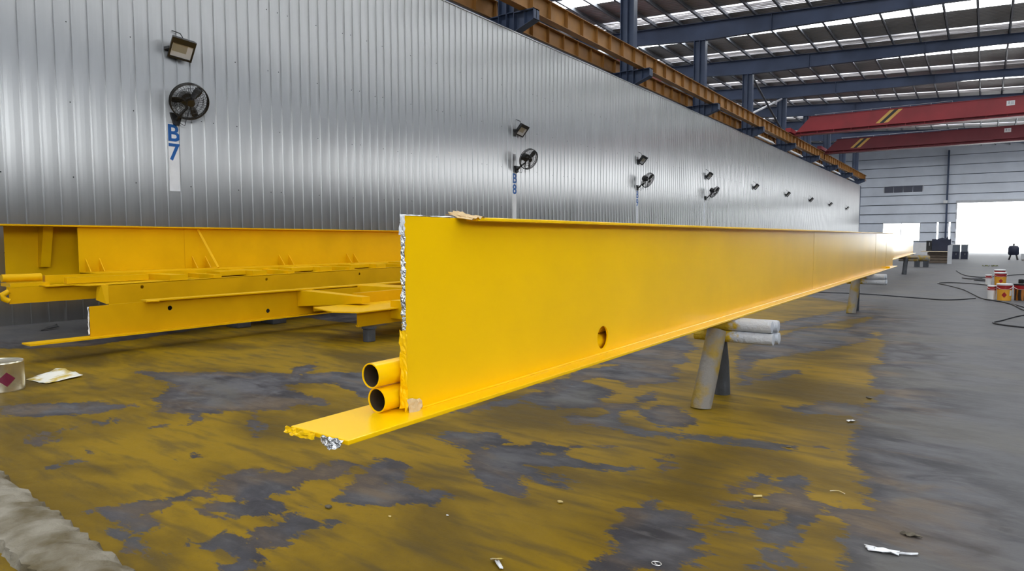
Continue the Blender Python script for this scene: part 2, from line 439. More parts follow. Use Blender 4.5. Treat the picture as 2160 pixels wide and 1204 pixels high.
xs = np.concatenate([[-31, -24, -18, -14], np.arange(-12.4, 2.6, 0.045), [3, 4, 6, 9, 13.2]])
ys = np.concatenate([[-17.6, -10, -4, -1], np.arange(0.2, 13.0, 0.045), np.arange(13.1, 30, 0.25), [34, 40, 48, 60, 75, 85, 92.2]])
gx, gy = np.meshgrid(xs, ys)
PT = np.stack([gx.ravel(), gy.ravel()], 1)
near = (PT[:, 0] > -12.5) & (PT[:, 0] < 1.5) & (PT[:, 1] > 0) & (PT[:, 1] < 30)
paint = np.full(len(PT), -1.0)
f = np.clip(sdf(PT[near], ZONE), -1, 1)
for g in GREY:
    x0 = min(p[0] for p in g) - .6; x1 = max(p[0] for p in g) + .6
    y0 = min(p[1] for p in g) - .6; y1 = max(p[1] for p in g) + .6
    Q = PT[near]; sel = (Q[:, 0] > x0) & (Q[:, 0] < x1) & (Q[:, 1] > y0) & (Q[:, 1] < y1)
    if sel.any(): f[sel] = np.minimum(f[sel], -sdf(Q[sel], g))
paint[near] = f
nx, ny = len(xs), len(ys)
idx = np.arange(nx * ny).reshape(ny, nx)
quads = np.stack([idx[:-1, :-1], idx[:-1, 1:], idx[1:, 1:], idx[1:, :-1]], -1).reshape(-1, 4)
fm = bpy.data.meshes.new('floor')
fm.vertices.add(nx * ny)
fm.vertices.foreach_set('co', np.concatenate([PT, np.zeros((len(PT), 1))], 1).ravel().astype(np.float32))
fm.loops.add(quads.size); fm.loops.foreach_set('vertex_index', quads.ravel().astype(np.int32))
fm.polygons.add(len(quads)); fm.polygons.foreach_set('loop_start', np.arange(0, quads.size, 4, dtype=np.int32))
fm.update(calc_edges=True)
at = fm.attributes.new('paint', 'FLOAT', 'POINT'); at.data.foreach_set('value', paint.astype(np.float32))
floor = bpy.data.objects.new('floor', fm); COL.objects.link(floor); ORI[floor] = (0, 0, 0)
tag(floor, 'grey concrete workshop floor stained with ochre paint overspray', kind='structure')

def floor_material():
    m = bpy.data.materials.new('sprayed_concrete'); m.use_nodes = True
    nt = m.node_tree; N = nt.nodes; L = nt.links
    b = N['Principled BSDF']
    tc = N.new('ShaderNodeTexCoord')
    def noise(scale, detail=6, st=(1, 1, 1), rot=0.0, dist=0.0, rough=0.55):
        mp = N.new('ShaderNodeMapping'); mp.inputs['Scale'].default_value = st; mp.inputs['Rotation'].default_value = (0, 0, rot)
        L.new(tc.outputs['Object'], mp.inputs[0])
        n = N.new('ShaderNodeTexNoise'); n.inputs['Scale'].default_value = scale; n.inputs['Detail'].default_value = detail
        n.inputs['Distortion'].default_value = dist; n.inputs['Roughness'].default_value = rough
        L.new(mp.outputs[0], n.inputs['Vector']); return n.outputs['Fac']
    def math_(op, a, bb=None, c=None):
        n = N.new('ShaderNodeMath'); n.operation = op
        for i, v in enumerate((a, bb, c)):
            if v is None: continue
            if isinstance(v, (int, float)): n.inputs[i].default_value = v
            else: L.new(v, n.inputs[i])
        return n.outputs[0]
    def ramp(v, a, bb):
        n = N.new('ShaderNodeMapRange'); n.interpolation_type = 'SMOOTHSTEP'
        n.inputs['From Min'].default_value = a; n.inputs['From Max'].default_value = bb
        L.new(v, n.inputs['Value']); return n.outputs[0]
    def mix(f_, a, bb):
        n = N.new('ShaderNodeMix'); n.data_type = 'RGBA'
        if isinstance(f_, (int, float)): n.inputs[0].default_value = f_
        else: L.new(f_, n.inputs[0])
        for k, v in ((6, a), (7, bb)):
            if isinstance(v, tuple): n.inputs[k].default_value = (*v, 1)
            else: L.new(v, n.inputs[k])
        return n.outputs[2]
    at_ = N.new('ShaderNodeAttribute'); at_.attribute_name = 'paint'
    p = at_.outputs['Fac']
    n1 = noise(1.5, 7, (0.55, 1.7, 1), rot=0.25, dist=0.6)
    n2 = noise(9.0, 7, (0.7, 1.5, 1), rot=0.25, dist=0.4, rough=0.65)
    n3 = noise(60.0, 4)
    fsum = math_('ADD', p, math_('MULTIPLY', math_('SUBTRACT', n1, 0.46), 0.42))
    fsum = math_('ADD', fsum, math_('MULTIPLY', math_('SUBTRACT', n2, 0.5), 0.34))
    n4 = noise(30.0, 6, (0.6, 1.6, 1), rot=0.25, dist=0.3, rough=0.7)
    fsum = math_('ADD', fsum, math_('MULTIPLY', math_('SUBTRACT', n4, 0.5), 0.14))
    fac = ramp(fsum, -0.012, 0.02)
    # paint tones
    nA = noise(0.9, 5, (0.7, 1.4, 1), rot=-0.3, dist=0.5)
    nB = noise(5.0, 6, (0.4, 2.0, 1), rot=0.1)
    yel = mix(ramp(nA, 0.34, 0.62), (0.090, 0.055, 0.002), (0.232, 0.140, 0.001))
    yel = mix(math_('MULTIPLY', ramp(nB, 0.47, 0.68), 0.62), yel, (0.068, 0.048, 0.015))
    # bare concrete tones; the dark end also paints in shadow under the girder
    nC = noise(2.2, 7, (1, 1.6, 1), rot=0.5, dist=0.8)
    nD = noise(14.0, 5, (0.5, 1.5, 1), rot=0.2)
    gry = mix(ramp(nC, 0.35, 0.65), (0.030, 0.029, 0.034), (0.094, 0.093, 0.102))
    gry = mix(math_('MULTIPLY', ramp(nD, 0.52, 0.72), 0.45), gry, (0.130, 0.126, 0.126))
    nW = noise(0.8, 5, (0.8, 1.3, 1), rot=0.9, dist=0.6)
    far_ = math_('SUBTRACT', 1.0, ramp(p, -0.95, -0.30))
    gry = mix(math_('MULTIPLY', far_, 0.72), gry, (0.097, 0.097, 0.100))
    gry = mix(math_('MULTIPLY', ramp(nW, 0.48, 0.66), 0.55), gry, (0.112, 0.106, 0.093))
    # thin ochre dust fading away from the sprayed area
    nE = noise(1.3, 6, (0.8, 1.5, 1), rot=0.3, dist=0.7)
    dz = math_('MULTIPLY', ramp(p, -0.75, 0.05), ramp(nE, 0.46, 0.62))
    gry = mix(math_('MULTIPLY', dz, 0.8), gry, (0.142, 0.098, 0.055))
    colr = mix(fac, gry, yel)
    # dark rim of soot along the paint edges
    rim = math_('MULTIPLY', ramp(fsum, -0.16, -0.02), math_('SUBTRACT', 1.0, fac))
    colr = mix(math_('MULTIPLY', rim, 0.5), colr, (0.032, 0.030, 0.036))
    sp = ramp(n3, 0.60, 0.72)
    colr = mix(math_('MULTIPLY', sp, 0.25), colr, (0.05, 0.045, 0.04))
    L.new(colr, b.inputs['Base Color'])
    rg = N.new('ShaderNodeMapRange'); rg.inputs['To Min'].default_value = 0.50; rg.inputs['To Max'].default_value = 0.68
    L.new(n2, rg.inputs['Value']); L.new(rg.outputs[0], b.inputs['Roughness'])
    b.inputs['Specular IOR Level'].default_value = 0.16
    h = math_('ADD', math_('MULTIPLY', fac, 0.5), math_('ADD', math_('MULTIPLY', n2, 0.8), math_('MULTIPLY', n3, 0.25)))
    bp = N.new('ShaderNodeBump'); bp.inputs['Strength'].default_value = 0.32; bp.inputs['Distance'].default_value = 0.012
    L.new(h, bp.inputs['Height']); L.new(bp.outputs[0], b.inputs['Normal'])
    return m
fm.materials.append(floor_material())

# ---- partition wall of profiled sheet: every strip between two ribs is a piece
def strip_profile(w):
    return [(0.0, 0.0), (0.006, 0.024), (0.026, 0.024), (0.034, 0.001), (w * 0.35, 0.004), (w * 0.62, 0.005), (w * 0.9, 0.002), (w, 0.0)]
def sheet(mb, y0, pitch, n, z0, z1):
    pts = []
    for k in range(n):
        pts += [(y0 + k * pitch + a, b) for a, b in strip_profile(pitch)][: (8 if k == n - 1 else 7)]
    vs = [(XW + b, a, z0) for a, b in pts] + [(XW + b, a, z1) for a, b in pts]
    vs += [(XW - 0.05, a, z0) for a, b in pts] + [(XW - 0.05, a, z1) for a, b in pts]
    c = len(pts)
    fs = []
    for i in range(c - 1):
        fs.append((i, i + 1, c + i + 1, c + i))
        fs.append((2 * c + i + 1, 2 * c + i, 3 * c + i, 3 * c + i + 1))
        fs.append((c + i, c + i + 1, 3 * c + i + 1, 3 * c + i))
    mb.add(vs, fs)
PITCH = 0.245; WTOP = 7.72; YP0 = 2.35; NP = 74
wall_left = bpy.data.objects.new('wall_left', None); COL.objects.link(wall_left); wall_left.location = (XW, 10, 0); ORI[wall_left] = (XW, 10, 0)
tag(wall_left, 'tall partition wall of ribbed galvanised metal sheets', kind='structure')
b0 = MB(); sheet(b0, YP0, PITCH, 1, 0, WTOP)
p0 = b0.build('wall_panel', 'galv', wall_left)
for k in range(1, NP):
    c = p0.copy(); COL.objects.link(c); c.location.y = p0.location.y + k * PITCH
yq = YP0 + NP * PITCH
b1 = MB(); nfar = int((88.1 - yq) / PITCH); sheet(b1, yq, PITCH, nfar, 0, WTOP)
b1.build('far_wall_sheeting', 'galv', wall_left, kind='stuff')
b1 = MB(); nb = int((YP0 + 17.3) / PITCH); sheet(b1, YP0 - nb * PITCH, PITCH, nb, 0, WTOP)
b1.build('near_wall_sheeting', 'galv', wall_left, kind='stuff')
sb = MB()
for z in (6.0, 4.78, 3.54, 2.31, 1.1):
    for k in range(330):
        if (k % 4 == 1) or (rng.random() < 0.12):
            y = YP0 + k * PITCH + 0.19 + rng.normal() * .004; zz = z + rng.normal() * .012
            s_ = 0.013
            sb.add([(XW + .018, y, zz), (XW + .004, y + s_, zz), (XW + .004, y, zz + s_), (XW + .004, y - s_, zz), (XW + .004, y, zz - s_)],
                   [(0, 1, 2), (0, 2, 3), (0, 3, 4), (0, 4, 1)])
sb.build('wall_screws', 'black', wall_left, kind='stuff')
trim = MB().box(XW - .06, XW + .03, -17.3, 88.15, WTOP, WTOP + .03)
trim.build('wall_cap', 'galv', wall_left)
MB().box(XW - .30, XW + .0, 88.1, 88.4, 0, WTOP).build('wall_end_post', 'steel_blue', wall_left)

# ---- roof
ceiling = bpy.data.objects.new('ceiling', None); COL.objects.link(ceiling); ceiling.location = (0, 40, 10); ORI[ceiling] = (0, 40, 10)
tag(ceiling, 'profiled metal roof with bright translucent skylight strips', kind='structure')
XL, XR = -30.0, 13.2
YB = BAY + [YF + 0.2]
for i in range(len(YB) - 1):
    ya, yb = YB[i], YB[i + 1]
    def zs(x, y): return rtop(x, ya) + (rtop(x, yb) - rtop(x, ya)) * (y - ya) / (yb - ya) + 0.23
    L_ = yb - ya
    cuts = [(0.0, 2.75), (4.05, 7.15), (8.35, 8.6)] if L_ > 8 else [(0.0, L_)]
    for (a, b) in cuts:
        pts = []; y = ya + a; end = ya + b
        while y < end - 1e-6:
            for dy, dz in ((0, 0), (0.03, 0.035), (0.09, 0.035), (0.12, 0)):
                if y + dy < end: pts.append((y + dy, dz))
            y += 0.25
        pts.append((end, 0))
        n = len(pts)
        vs = [(XL, p, zs(XL, p) + d) for p, d in pts] + [(XR, p, zs(XR, p) + d) for p, d in pts]
        MB().add(vs, [(k, k + 1, n + k + 1, n + k) for k in range(n - 1)]).build('roof_sheet', 'roof', ceiling)
    if L_ > 8:
        for (a, b, mt) in ((2.75, 4.05, 'sky'), (7.15, 8.35, 'dim')):
            A, B = ya + a, ya + b
            sk = MB().add([(XL, A, zs(XL, A)), (XR, A, zs(XR, A)), (XR, B, zs(XR, B)), (XL, B, zs(XL, B))], [(0, 1, 2, 3)])
            sk.build('skylight', mt, ceiling)
        bt = MB()
        for t in (7.38, 7.6, 7.82, 8.06):
            y = ya + t
            bt.hexa([(XL, y, zs(XL, y) - .05), (XR, y, zs(XR, y) - .05), (XR, y + .05, zs(XR, y) - .05), (XL, y + .05, zs(XL, y) - .05),
                     (XL, y, zs(XL, y) - .005), (XR, y, zs(XR, y) - .005), (XR, y + .05, zs(XR, y) - .005), (XL, y + .05, zs(XL, y) - .005)])
        bt.build('skylight_ribs', 'roof', ceiling, kind='stuff')
# purlins run the length of the hall
x = -29.5
x = -10.99 - 1.29 * 14
while x < 13:
    pb = MB()
    for i in range(len(YB) - 1):
        ya, yb = YB[i], YB[i + 1]
        za, zb = rtop(x, ya), rtop(x, yb)
        pb.beam_y(x - .015, x + .015, ya, yb, za, za + .22, zb, zb + .22)
        pb.beam_y(x - .015, x + .09, ya, yb, za, za + .015, zb, zb + .015)
    pb.build('purlin', 'purlin', ceiling)
    x += 1.29
# tapered rafters, deepest over the columns
def rdepth(x):
    d = abs(x + 12.4)
    return max(0.45, 0.92 - 0.036 * d)
for y in BAY:
    rb = MB()
    xsn = [-30, -24, -18, -12.4, -6, 0, 6, 13.2]
    for a, b in zip(xsn[:-1], xsn[1:]):
        ta, tb = rtop(a, y), rtop(b, y); da, db = rdepth(a), rdepth(b)
        for (w, oa, ob_, h0, h1) in ((.009, 0, 0, None, None),):
            rb.hexa([(a, y - .008, ta - da), (b, y - .008, tb - db), (b, y + .008, tb - db), (a, y + .008, ta - da),
                     (a, y - .008, ta), (b, y - .008, tb), (b, y + .008, tb), (a, y + .008, ta)])
        for lo in (0, 1):
            za = ta - da if lo else ta - .018; zb = tb - db if lo else tb - .018
            rb.hexa([(a, y - .12, za), (b, y - .12, zb), (b, y + .12, zb), (a, y + .12, za),
                     (a, y - .12, za + .018), (b, y - .12, zb + .018), (b, y + .12, zb + .018), (a, y + .12, za + .018)])
    for x in (-8.9, -3.0, 2.2, 7.5, -18, -24):
        t = rtop(x, y); d = rdepth(x)
        rb.box(x - .01, x + .01, y - .11, y + .11, t - d - .05, t - .01)
    rb.build('rafter', 'steel_blue', ceiling)

# ---- end wall with the open gate, strips of horizontal sheeting
wall_far = bpy.data.objects.new('wall_far', None); COL.objects.link(wall_far); wall_far.location = (-5, YF, 0); ORI[wall_far] = (-5, YF, 0)
tag(wall_far, 'pale blue-grey end wall of horizontal sheeting with an open gate', kind='structure')
ZE = [0, 1.2, 2.3, 3.4, 4.48, 5.57, 6.66, 7.76, 8.87, 9.98, 11.1, 12.3, 13.5, 14.6]
DX0, DX1, DZ = -2.62, 6.4, 5.57
for z0, z1 in zip(ZE[:-1], ZE[1:]):
    holes = []
    if z1 <= DZ + .01: holes.append((DX0, DX1))
    if z1 <= 3.41: holes += [(-4.52, -4.36), (-3.36, -3.20)]
    if 1.1 < z0 and z1 <= 3.41: holes.append((-10.08, -6.15))
    xsn = [XL]
    for a, b in sorted(holes): xsn += [a, b]
    xsn.append(XR)
    for a, b in zip(xsn[::2], xsn[1::2]):
        MB().hexa([(a, YF - .20, z0), (b, YF - .20, z0), (b, YF + .1, z0), (a, YF + .1, z0),
                   (a, YF - .02, z1 - .07), (b, YF - .02, z1 - .07), (b, YF + .1, z1 - .07), (a, YF + .1, z1 - .07)]).build('wall_panel', 'farwall', wall_far)
        MB().box(a, b, YF + .02, YF + .1, z1 - .07, z1).build('joint_strip', 'grey_panel', wall_far)
gm = bpy.data.materials.new('clear_glass'); gm.use_nodes = True
nt = gm.node_tree; nt.nodes.remove(nt.nodes['Principled BSDF'])
tr = nt.nodes.new('ShaderNodeBsdfTransparent'); gl = nt.nodes.new('ShaderNodeBsdfGlossy'); gl.inputs['Roughness'].default_value = 0.05
mx = nt.nodes.new('ShaderNodeMixShader'); mx.inputs[0].default_value = 0.08
nt.links.new(tr.outputs[0], mx.inputs[1]); nt.links.new(gl.outputs[0], mx.inputs[2]); nt.links.new(mx.outputs[0], nt.nodes['Material Output'].inputs[0])
M['glass'] = gm
w1 = bpy.data.objects.new('window_1', None); COL.objects.link(w1); w1.location = (-8.1, YF, 1.2); ORI[w1] = (-8.1, YF, 1.2)
tag(w1, 'bright low window with a thin centre bar in end wall', kind='structure')
fr = MB()
fr.box(-10.08, -10.0, YF - .06, YF + .06, 1.2, 3.4).box(-6.23, -6.15, YF - .06, YF + .06, 1.2, 3.4)
fr.box(-10.0, -6.23, YF - .06, YF + .06, 3.33, 3.4).box(-10.0, -6.23, YF - .06, YF + .06, 1.2, 1.27)
fr.build('window_frame', 'lightgrey', w1)
MB().box(-8.16, -8.08, YF - .05, YF + .05, 1.27, 3.33).build('mullion', 'lightgrey', w1)
for a, b in ((-10.0, -8.16), (-8.08, -6.23)):
    MB().box(a, b, YF - .006, YF + .006, 1.27, 3.33).build('pane', 'glass', w1)
w2 = bpy.data.objects.new('window_2', None); COL.objects.link(w2); w2.location = (-8.05, YF - .1, 6.86); ORI[w2] = (-8.05, YF - .1, 6.86)
tag(w2, 'dark four-pane vent window high in end wall', kind='structure')
f2 = MB(); f2.box(-10.1, -6.0, YF - .13, YF - .05, 6.76, 6.83).box(-10.1, -6.0, YF - .13, YF - .05, 7.98, 8.05)
for x in (-10.1, -6.07): f2.box(x, x + .07, YF - .13, YF - .05, 6.83, 7.98)
f2.build('window_frame', 'lightgrey', w2)
for k in range(4):
    a = -10.03 + k * .99
    MB().box(a + .02, a + .96, YF - .14, YF - .08, 6.83, 7.98).build('pane', 'vent', w2)
d1 = bpy.data.objects.new('door_1', None); COL.objects.link(d1); d1.location = (2, YF, 0); ORI[d1] = (2, YF, 0)
tag(d1, 'wide open gateway of the end wall with white glare outside', kind='structure')
MB().box(DX0 - .12, DX0, YF - .14, YF + .14, 0, DZ).build('door_jamb', 'lightgrey', d1)
MB().box(DX1, DX1 + .12, YF - .14, YF + .14, 0, DZ).build('door_jamb', 'lightgrey', d1)
MB().box(DX0 - .12, DX1 + .12, YF - .3, YF + .14, DZ, DZ + .28).build('door_lintel', 'lightgrey', d1)
post = thing('gable_post', (-3.62, YF - .4, 0), 'slim grey post against end wall left of the gateway', 'post')
MB().box(-3.71, -3.53, YF - .55, YF - .54 + .02, 0, 11.6).build('flange', 'steel_blue', post)
MB().box(-3.63, -3.61, YF - .53, YF - .30, 0, 11.6).build('web', 'steel_blue', post)
MB().box(-3.71, -3.53, YF - .30, YF - .28, 0, 11.6).build('flange', 'steel_blue', post)
MB().box(-3.95, -3.55, YF - .75, YF - .56, 5.55, 5.9).build('lamp_head', 'can_white', post, label='small white lamp')

# ---- right wall: dark masonry below, added glowing sheets and opening above; plain rear and outer walls
wall_right = bpy.data.objects.new('wall_right', None); COL.objects.link(wall_right); wall_right.location = (13, 40, 0); ORI[wall_right] = (13, 40, 0)
tag(wall_right, 'long unseen side wall with dark masonry base, added glowing sheets and an assumed high opening', kind='structure')
MB().box(13.0, 13.2, -17.6, .4, 0, 4.6).build('wall_base', 'dado', wall_right)
MB().box(13.0, 13.2, .4, YF, 0, 6.3).build('wall_base', 'dado', wall_right)
for i in range(len(YB) - 1):
    if YB[i] < 0: continue                      # assumed opening, added to let sky light reach the girder
    lit = YB[i] > 30  # glowing sheets out of view, added as fill light for these bays
    MB().box(13.0, 13.06, YB[i] + .2, YB[i + 1] - .2, 6.3, 8.6).build('fill_panel' if lit else 'closed_panel', 'band' if lit else 'side_sheet', wall_right)
    MB().box(12.9, 13.15, YB[i] - .2, YB[i] + .2, 6.3, 8.6).build('pier', 'steel_blue', wall_right)
for y in (-17.4, -12.9, -8.4, -4.1, .1): MB().box(12.95, 13.2, y - .12, y + .12, 4.6, 8.6).build('opening_post', 'steel_blue', wall_right)
MB().box(13.0, 13.1, -17.6, YF, 8.6, 12.0).build('wall_top', 'farwall', wall_right)
wb = MB().box(XL, 13.2, -17.7, -17.5, 0, 13.9).build('wall_back', 'farwall'); tag(wb, 'plain rear wall of pale sheeting', kind='structure')
wo = MB().box(XL - .2, XL, -17.6, YF + .2, 0, 14.2).build('wall_outer', 'farwall'); tag(wo, 'outer side wall of the neighbouring bay', kind='structure')
ap = MB().add([(-80, YF + .2, -.02), (90, YF + .2, -.02), (90, 260, -.02), (-80, 260, -.02), (13.2, -60, -.02), (90, -60, -.02), (90, YF + .2, -.02), (13.2, YF + .2, -.02)], [(0, 1, 2, 3), (4, 5, 6, 7)]).build('ground', 'concrete')
tag(ap, 'pale sunlit concrete yard outside the gateway', kind='structure')

# ================================================================== STEEL FRAME AND CRANES
ABC = [y for y in BAY if y > 10]           # frame lines in view: 17.4 ... 86.2
for k, y in enumerate(ABC):
    c = thing('steel_column', (-12.45, y, 0), f'blue-grey steel column behind the ribbed wall, {ORD[k]} from the camera', 'column', 'columns behind the ribbed wall')
    zt = rtop(-12.45, y) - .88
    MB().box(-12.46, -12.44, y - .17, y + .17, 0, zt).build('web', 'steel_blue', c)
    MB().box(-12.76, -12.74, y - .17, y + .17, 0, zt).box(-12.74, -12.46, y - .01, y + .01, 0, zt).build('rear_flange', 'steel_blue', c)
    MB().box(-12.17, -12.15, y - .17, y + .17, 0, zt).box(-12.44, -12.17, y - .01, y + .01, 0, zt).build('front_flange', 'steel_blue', c)
    for sx, x0, x1 in ((1, -12.15, -11.42), (-1, -12.76, -13.55)):
        cb = MB()
        lo, hi = min(x0, x1), max(x0, x1)
        cb.box(lo, hi, y - .16, y + .16, 8.33, 8.36)
        cb.prism([(x0, y - .012, 8.33), (x1, y - .012, 8.33), (x1, y - .012, 8.05), (x0, y - .012, 7.78)], (0, .024, 0))
        cb.prism([(x0, y - .16, 7.78), (x1, y - .16, 8.05), (x1, y - .16, 8.03), (x0, y - .16, 7.76)], (0, .32, 0))
        cb.box(min(x1, x1 - sx * .02), max(x1, x1 - sx * .02), y - .16, y + .16, 8.03, 8.36)
        xm = (x0 + x1) / 2
        cb.box(xm - .01, xm + .01, y - .15, y + .15, 7.93, 8.33)
        cb.build('corbel', 'steel_blue', c)
    if y > 40:  # plain white bars for the pale strips along the wall top
        MB().box(-12.0, -11.88, y + .3, min(y + 4.6, 88.0), 7.86, 7.90).box(-12.0, -11.97, y + .3, min(y + 4.6, 88.0), 7.90, 8.02).build('pale_bar', 'can_white', c, label='pale strip at the wall top')
        MB().box(-12.15, -11.88, y + .28, y + .32, 7.86, 8.02).build('pale_bar_bracket', 'can_white', c)
    for z in (8.36, 9.2):
        MB().box(-12.74, -12.17, y - .15, y + .15, z, z + .015).build('stiffener_plate', 'steel_blue', c)

def runway(xc, label, faces):
    y0, y1 = 8.8, 89.5
    r = thing('runway_beam', (xc, y0, 8.37), label, 'crane beam', 'crane runway beams')
    MB().box(xc - .006, xc + .006, y0, y1, 8.39, 8.95).build('web', 'ochre', r)
    MB().box(xc - .15, xc + .15, y0, y1, 8.95, 8.97).build('top_flange', 'ochre', r)
    MB().box(xc - .14, xc + .14, y0, y1, 8.37, 8.39).build('bottom_flange', 'ochre', r)
    MB().box(xc - .035, xc + .035, y0, y1, 8.97, 9.05).build('rail', 'steel_blue', r)
    st = MB(); st.box(xc - .13, xc + .13, y0 + .3, y0 + .312, 8.39, 8.95)
    s0 = st.build('stiffener', 'ochre', r)
    k = 1
    while y0 + .3 + k * 1.06 < y1:
        c = s0.copy(); COL.objects.link(c); c.location.y = s0.location.y + k * 1.06; k += 1
    return r
runway(-11.80, 'rusty ochre crane runway beam along the top of the ribbed wall', 1)
runway(-13.20, 'ochre crane runway beam seen behind the nearer one, serving the far bay', 1)
lad = thing('cable_tray', (-12.9, 8.8, 8.1), 'dark cable tray running below the rear runway beam', 'cable tray')
MB().box(-12.98, -12.96, 12, 88, 8.02, 8.16).build('side_rail', 'steel_blue', lad)
MB().box(-12.80, -12.78, 12, 88, 8.02, 8.16).build('side_rail', 'steel_blue', lad)
MB().box(-12.96, -12.80, 12, 88, 8.02, 8.04).build('tray_floor', 'steel_blue', lad)
for k, (y0, y1) in enumerate(((43.2, 51.8),)):
    br = thing('column_brace', (-12.45, y0, 9), 'crossed tubular brace between two blue-grey columns above the runway beam', 'brace')
    MB().tube([(-12.45, y0 + .2, 9.2), (-12.45, y1 - .2, 11.6)], .07, 12).build('brace_tube', 'lightgrey', br, smooth=True)
    MB().tube([(-12.30, y0 + .2, 11.6), (-12.30, y1 - .2, 9.2)], .07, 12).build('brace_tube', 'pipe_dark', br, smooth=True)
red = thing('rear_bay_crane', (-16, 27.0, 9.0), 'red crane girder in the far bay glimpsed under the runway beam', 'crane')
MB().box(-29.5, -13.6, 29.5, 30.1, 9.15, 10.0).build('girder', 'red', red)
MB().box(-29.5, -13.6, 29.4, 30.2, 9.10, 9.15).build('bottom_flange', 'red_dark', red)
MB().box(-13.5, -13.2, 28.3, 31.3, 9.06, 9.35).build('end_carriage', 'red', red)

def crane(y, zb, zt, label, name_x, stripes, plate, m, digit):
    c = thing('bridge_crane', (0, y, zb), label, 'crane', 'red overhead bridge cranes')
    yb0, yb1 = y - .28, y + .28
    pf = [(-11.55, zb + .22), (-10.6, zt), (12.2, zt), (12.6, zb + .22)]
    MB().prism([(a, yb0, b) for a, b in pf], (0, yb1 - yb0, 0)).build('girder_box', m, c)
    MB().box(-11.7, 12.7, yb0 - .12, yb1 + .12, zb, zb + .03).build('bottom_flange', m, c)
    MB().box(-11.6, 12.6, y - .09, y + .09, zb + .03, zb + .22).build('hoist_rail', 'red_dark', c)  # dark red stands in for shade below the girder box
    MB().box(-10.7, 12.2, yb0 - .05, yb1 + .05, zt, zt + .03).build('top_flange', m, c)
    for k in range(22):
        x = -11.2 + k * 1.1
        MB().box(x - .01, x + .01, yb0 - .1, yb0 + .02, zb + .03, zb + .22).build('stiffener', m, c)
    ec = MB().box(-11.98, -11.62, y - 1.6, y + 1.6, 9.08, 9.36)
    ec.build('end_carriage', m, c)
    for s in (-1.3, 1.3):
        MB().tube([(-11.86, y + s, 9.16), (-11.74, y + s, 9.16)], .11, 20).build('wheel', 'black', c)
    rl = MB()
    rl.tube([(-10.3, yb0, zt + .13), (-2, yb0, zt + .13)], .012, 6)
    for k in range(8): rl.tube([(-10.2 + k * 1.17, yb0, zt + .02), (-10.2 + k * 1.17, yb0, zt + .13)], .010, 6)
    rl.build('conductor_rail', 'lightgrey', c)
    for s, mt in ((0, 'stripe_y'), (1, 'black'), (2, 'stripe_y')):
        x0 = stripes + s * .25; h0, h1 = zb + .36, zt - .06; dx = (h1 - h0) * 1.05
        MB().prism([(x0, yb0 - .004, h0), (x0 + .25, yb0 - .004, h0), (x0 + .25 + dx, yb0 - .004, h1), (x0 + dx, yb0 - .004, h1)], (0, .006, 0)).build('hazard_stripe', mt, c)
    px, pz = plate
    pl = MB().box(px, px + .42, yb0 - .012, yb0 - .002, pz, pz + .30).build('load_plate', 'can_white', c, label='small white marking plate')
    text_mesh(digit, .22, 'plate_mark', 'grey_panel', pl, Matrix.Translation((px + .12, yb0 - .014, pz + .06)) @ Matrix.Rotation(math.radians(90), 4, 'X'))
    MB().box(px + .22, px + .37, yb0 - .016, yb0 - .012, pz + .07, pz + .24).build('plate_mark', 'lightgrey', pl)
    return c
crane(52.58, 8.98, 10.22, 'bright red overhead crane girder with diagonal hazard stripes, the nearer one', 0, -6.4, (.83, 9.70), 'red', '1')
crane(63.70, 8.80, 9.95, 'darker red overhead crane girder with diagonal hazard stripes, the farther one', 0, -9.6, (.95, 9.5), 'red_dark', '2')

# ================================================================== WALL FITTINGS
LY = [6.51, 17.31, 26.34, 34.72, 43.55, 51.98, 60.14, 68.70, 78.19]
LN = ['floodlight above the B7 mark on the ribbed wall', 'floodlight above the B8 mark on the ribbed wall', 'floodlight above the B9 mark on the ribbed wall',
      'floodlight above the fourth wall fan', 'floodlight, first one beyond the last wall fan', 'floodlight, second one beyond the last wall fan',
      'floodlight, third one beyond the last wall fan', 'floodlight, second from the far end of the wall', 'floodlight nearest the far end of the wall']
def floodlight(y, z, label, yaw=0.0):
    t = thing('floodlight', (XW, y, z), 'black ' + label, 'floodlight', 'floodlights along the ribbed wall')
    R_ = Matrix.Translation((XW + .21, y, z)) @ Matrix.Rotation(yaw, 4, 'Z') @ Matrix.Rotation(math.radians(-8), 4, 'X') @ Matrix.Rotation(math.radians(38), 4, 'Y')
    def tr_(mb): mb.v = [tuple(R_ @ Vector(p)) for p in mb.v]; return mb
    # local: face +x, width y, height z
    tr_(MB().box(-.07, -.005, -.19, .19, -.17, .19)).build('housing', 'black', t)
    rim = MB()
    rim.box(-.01, .03, -.20, .20, .10, .20).box(-.01, .03, -.20, .20, -.185, -.15).box(-.01, .03, -.20, -.17, -.15, .10).box(-.01, .03, .17, .20, -.15, .10)
    tr_(rim).build('rim', 'black', t)
    g = tr_(MB().box(-.006, .012, -.17, .17, -.15, .10)).build('glass', 'lens', t)
    tr_(MB().box(.012, .014, -.16, .08, -.06, .09)).build('led_board', 'lamp_led', g)
    br = MB()
    br.box(XW + .02, XW + .05, y - .23, y + .23, z - .02, z + .03)
    for s in (-1, 1):
        br.hexa([(XW + .03, y + s * .225 - .008, z - .02), (XW + .2, y + s * .225 - .008, z - .02), (XW + .2, y + s * .225 + .008, z - .02), (XW + .03, y + s * .225 + .008, z - .02),
                 (XW + .03, y + s * .225 - .008, z + .03), (XW + .2, y + s * .225 - .008, z + .02), (XW + .2, y + s * .225 + .008, z + .02), (XW + .03, y + s * .225 + .008, z + .03)])
    br.build('bracket', 'black', t)
    MB().tube([(XW + .12, y + .04, z + .17), (XW + .14, y + .06, z + .24), (XW + .10, y + .04, z + .31), (XW + .04, y - .05, z + .345), (XW + .03, y - .08, z + .345)], .009, 8).build('cable', 'black', t, smooth=True)
    return t
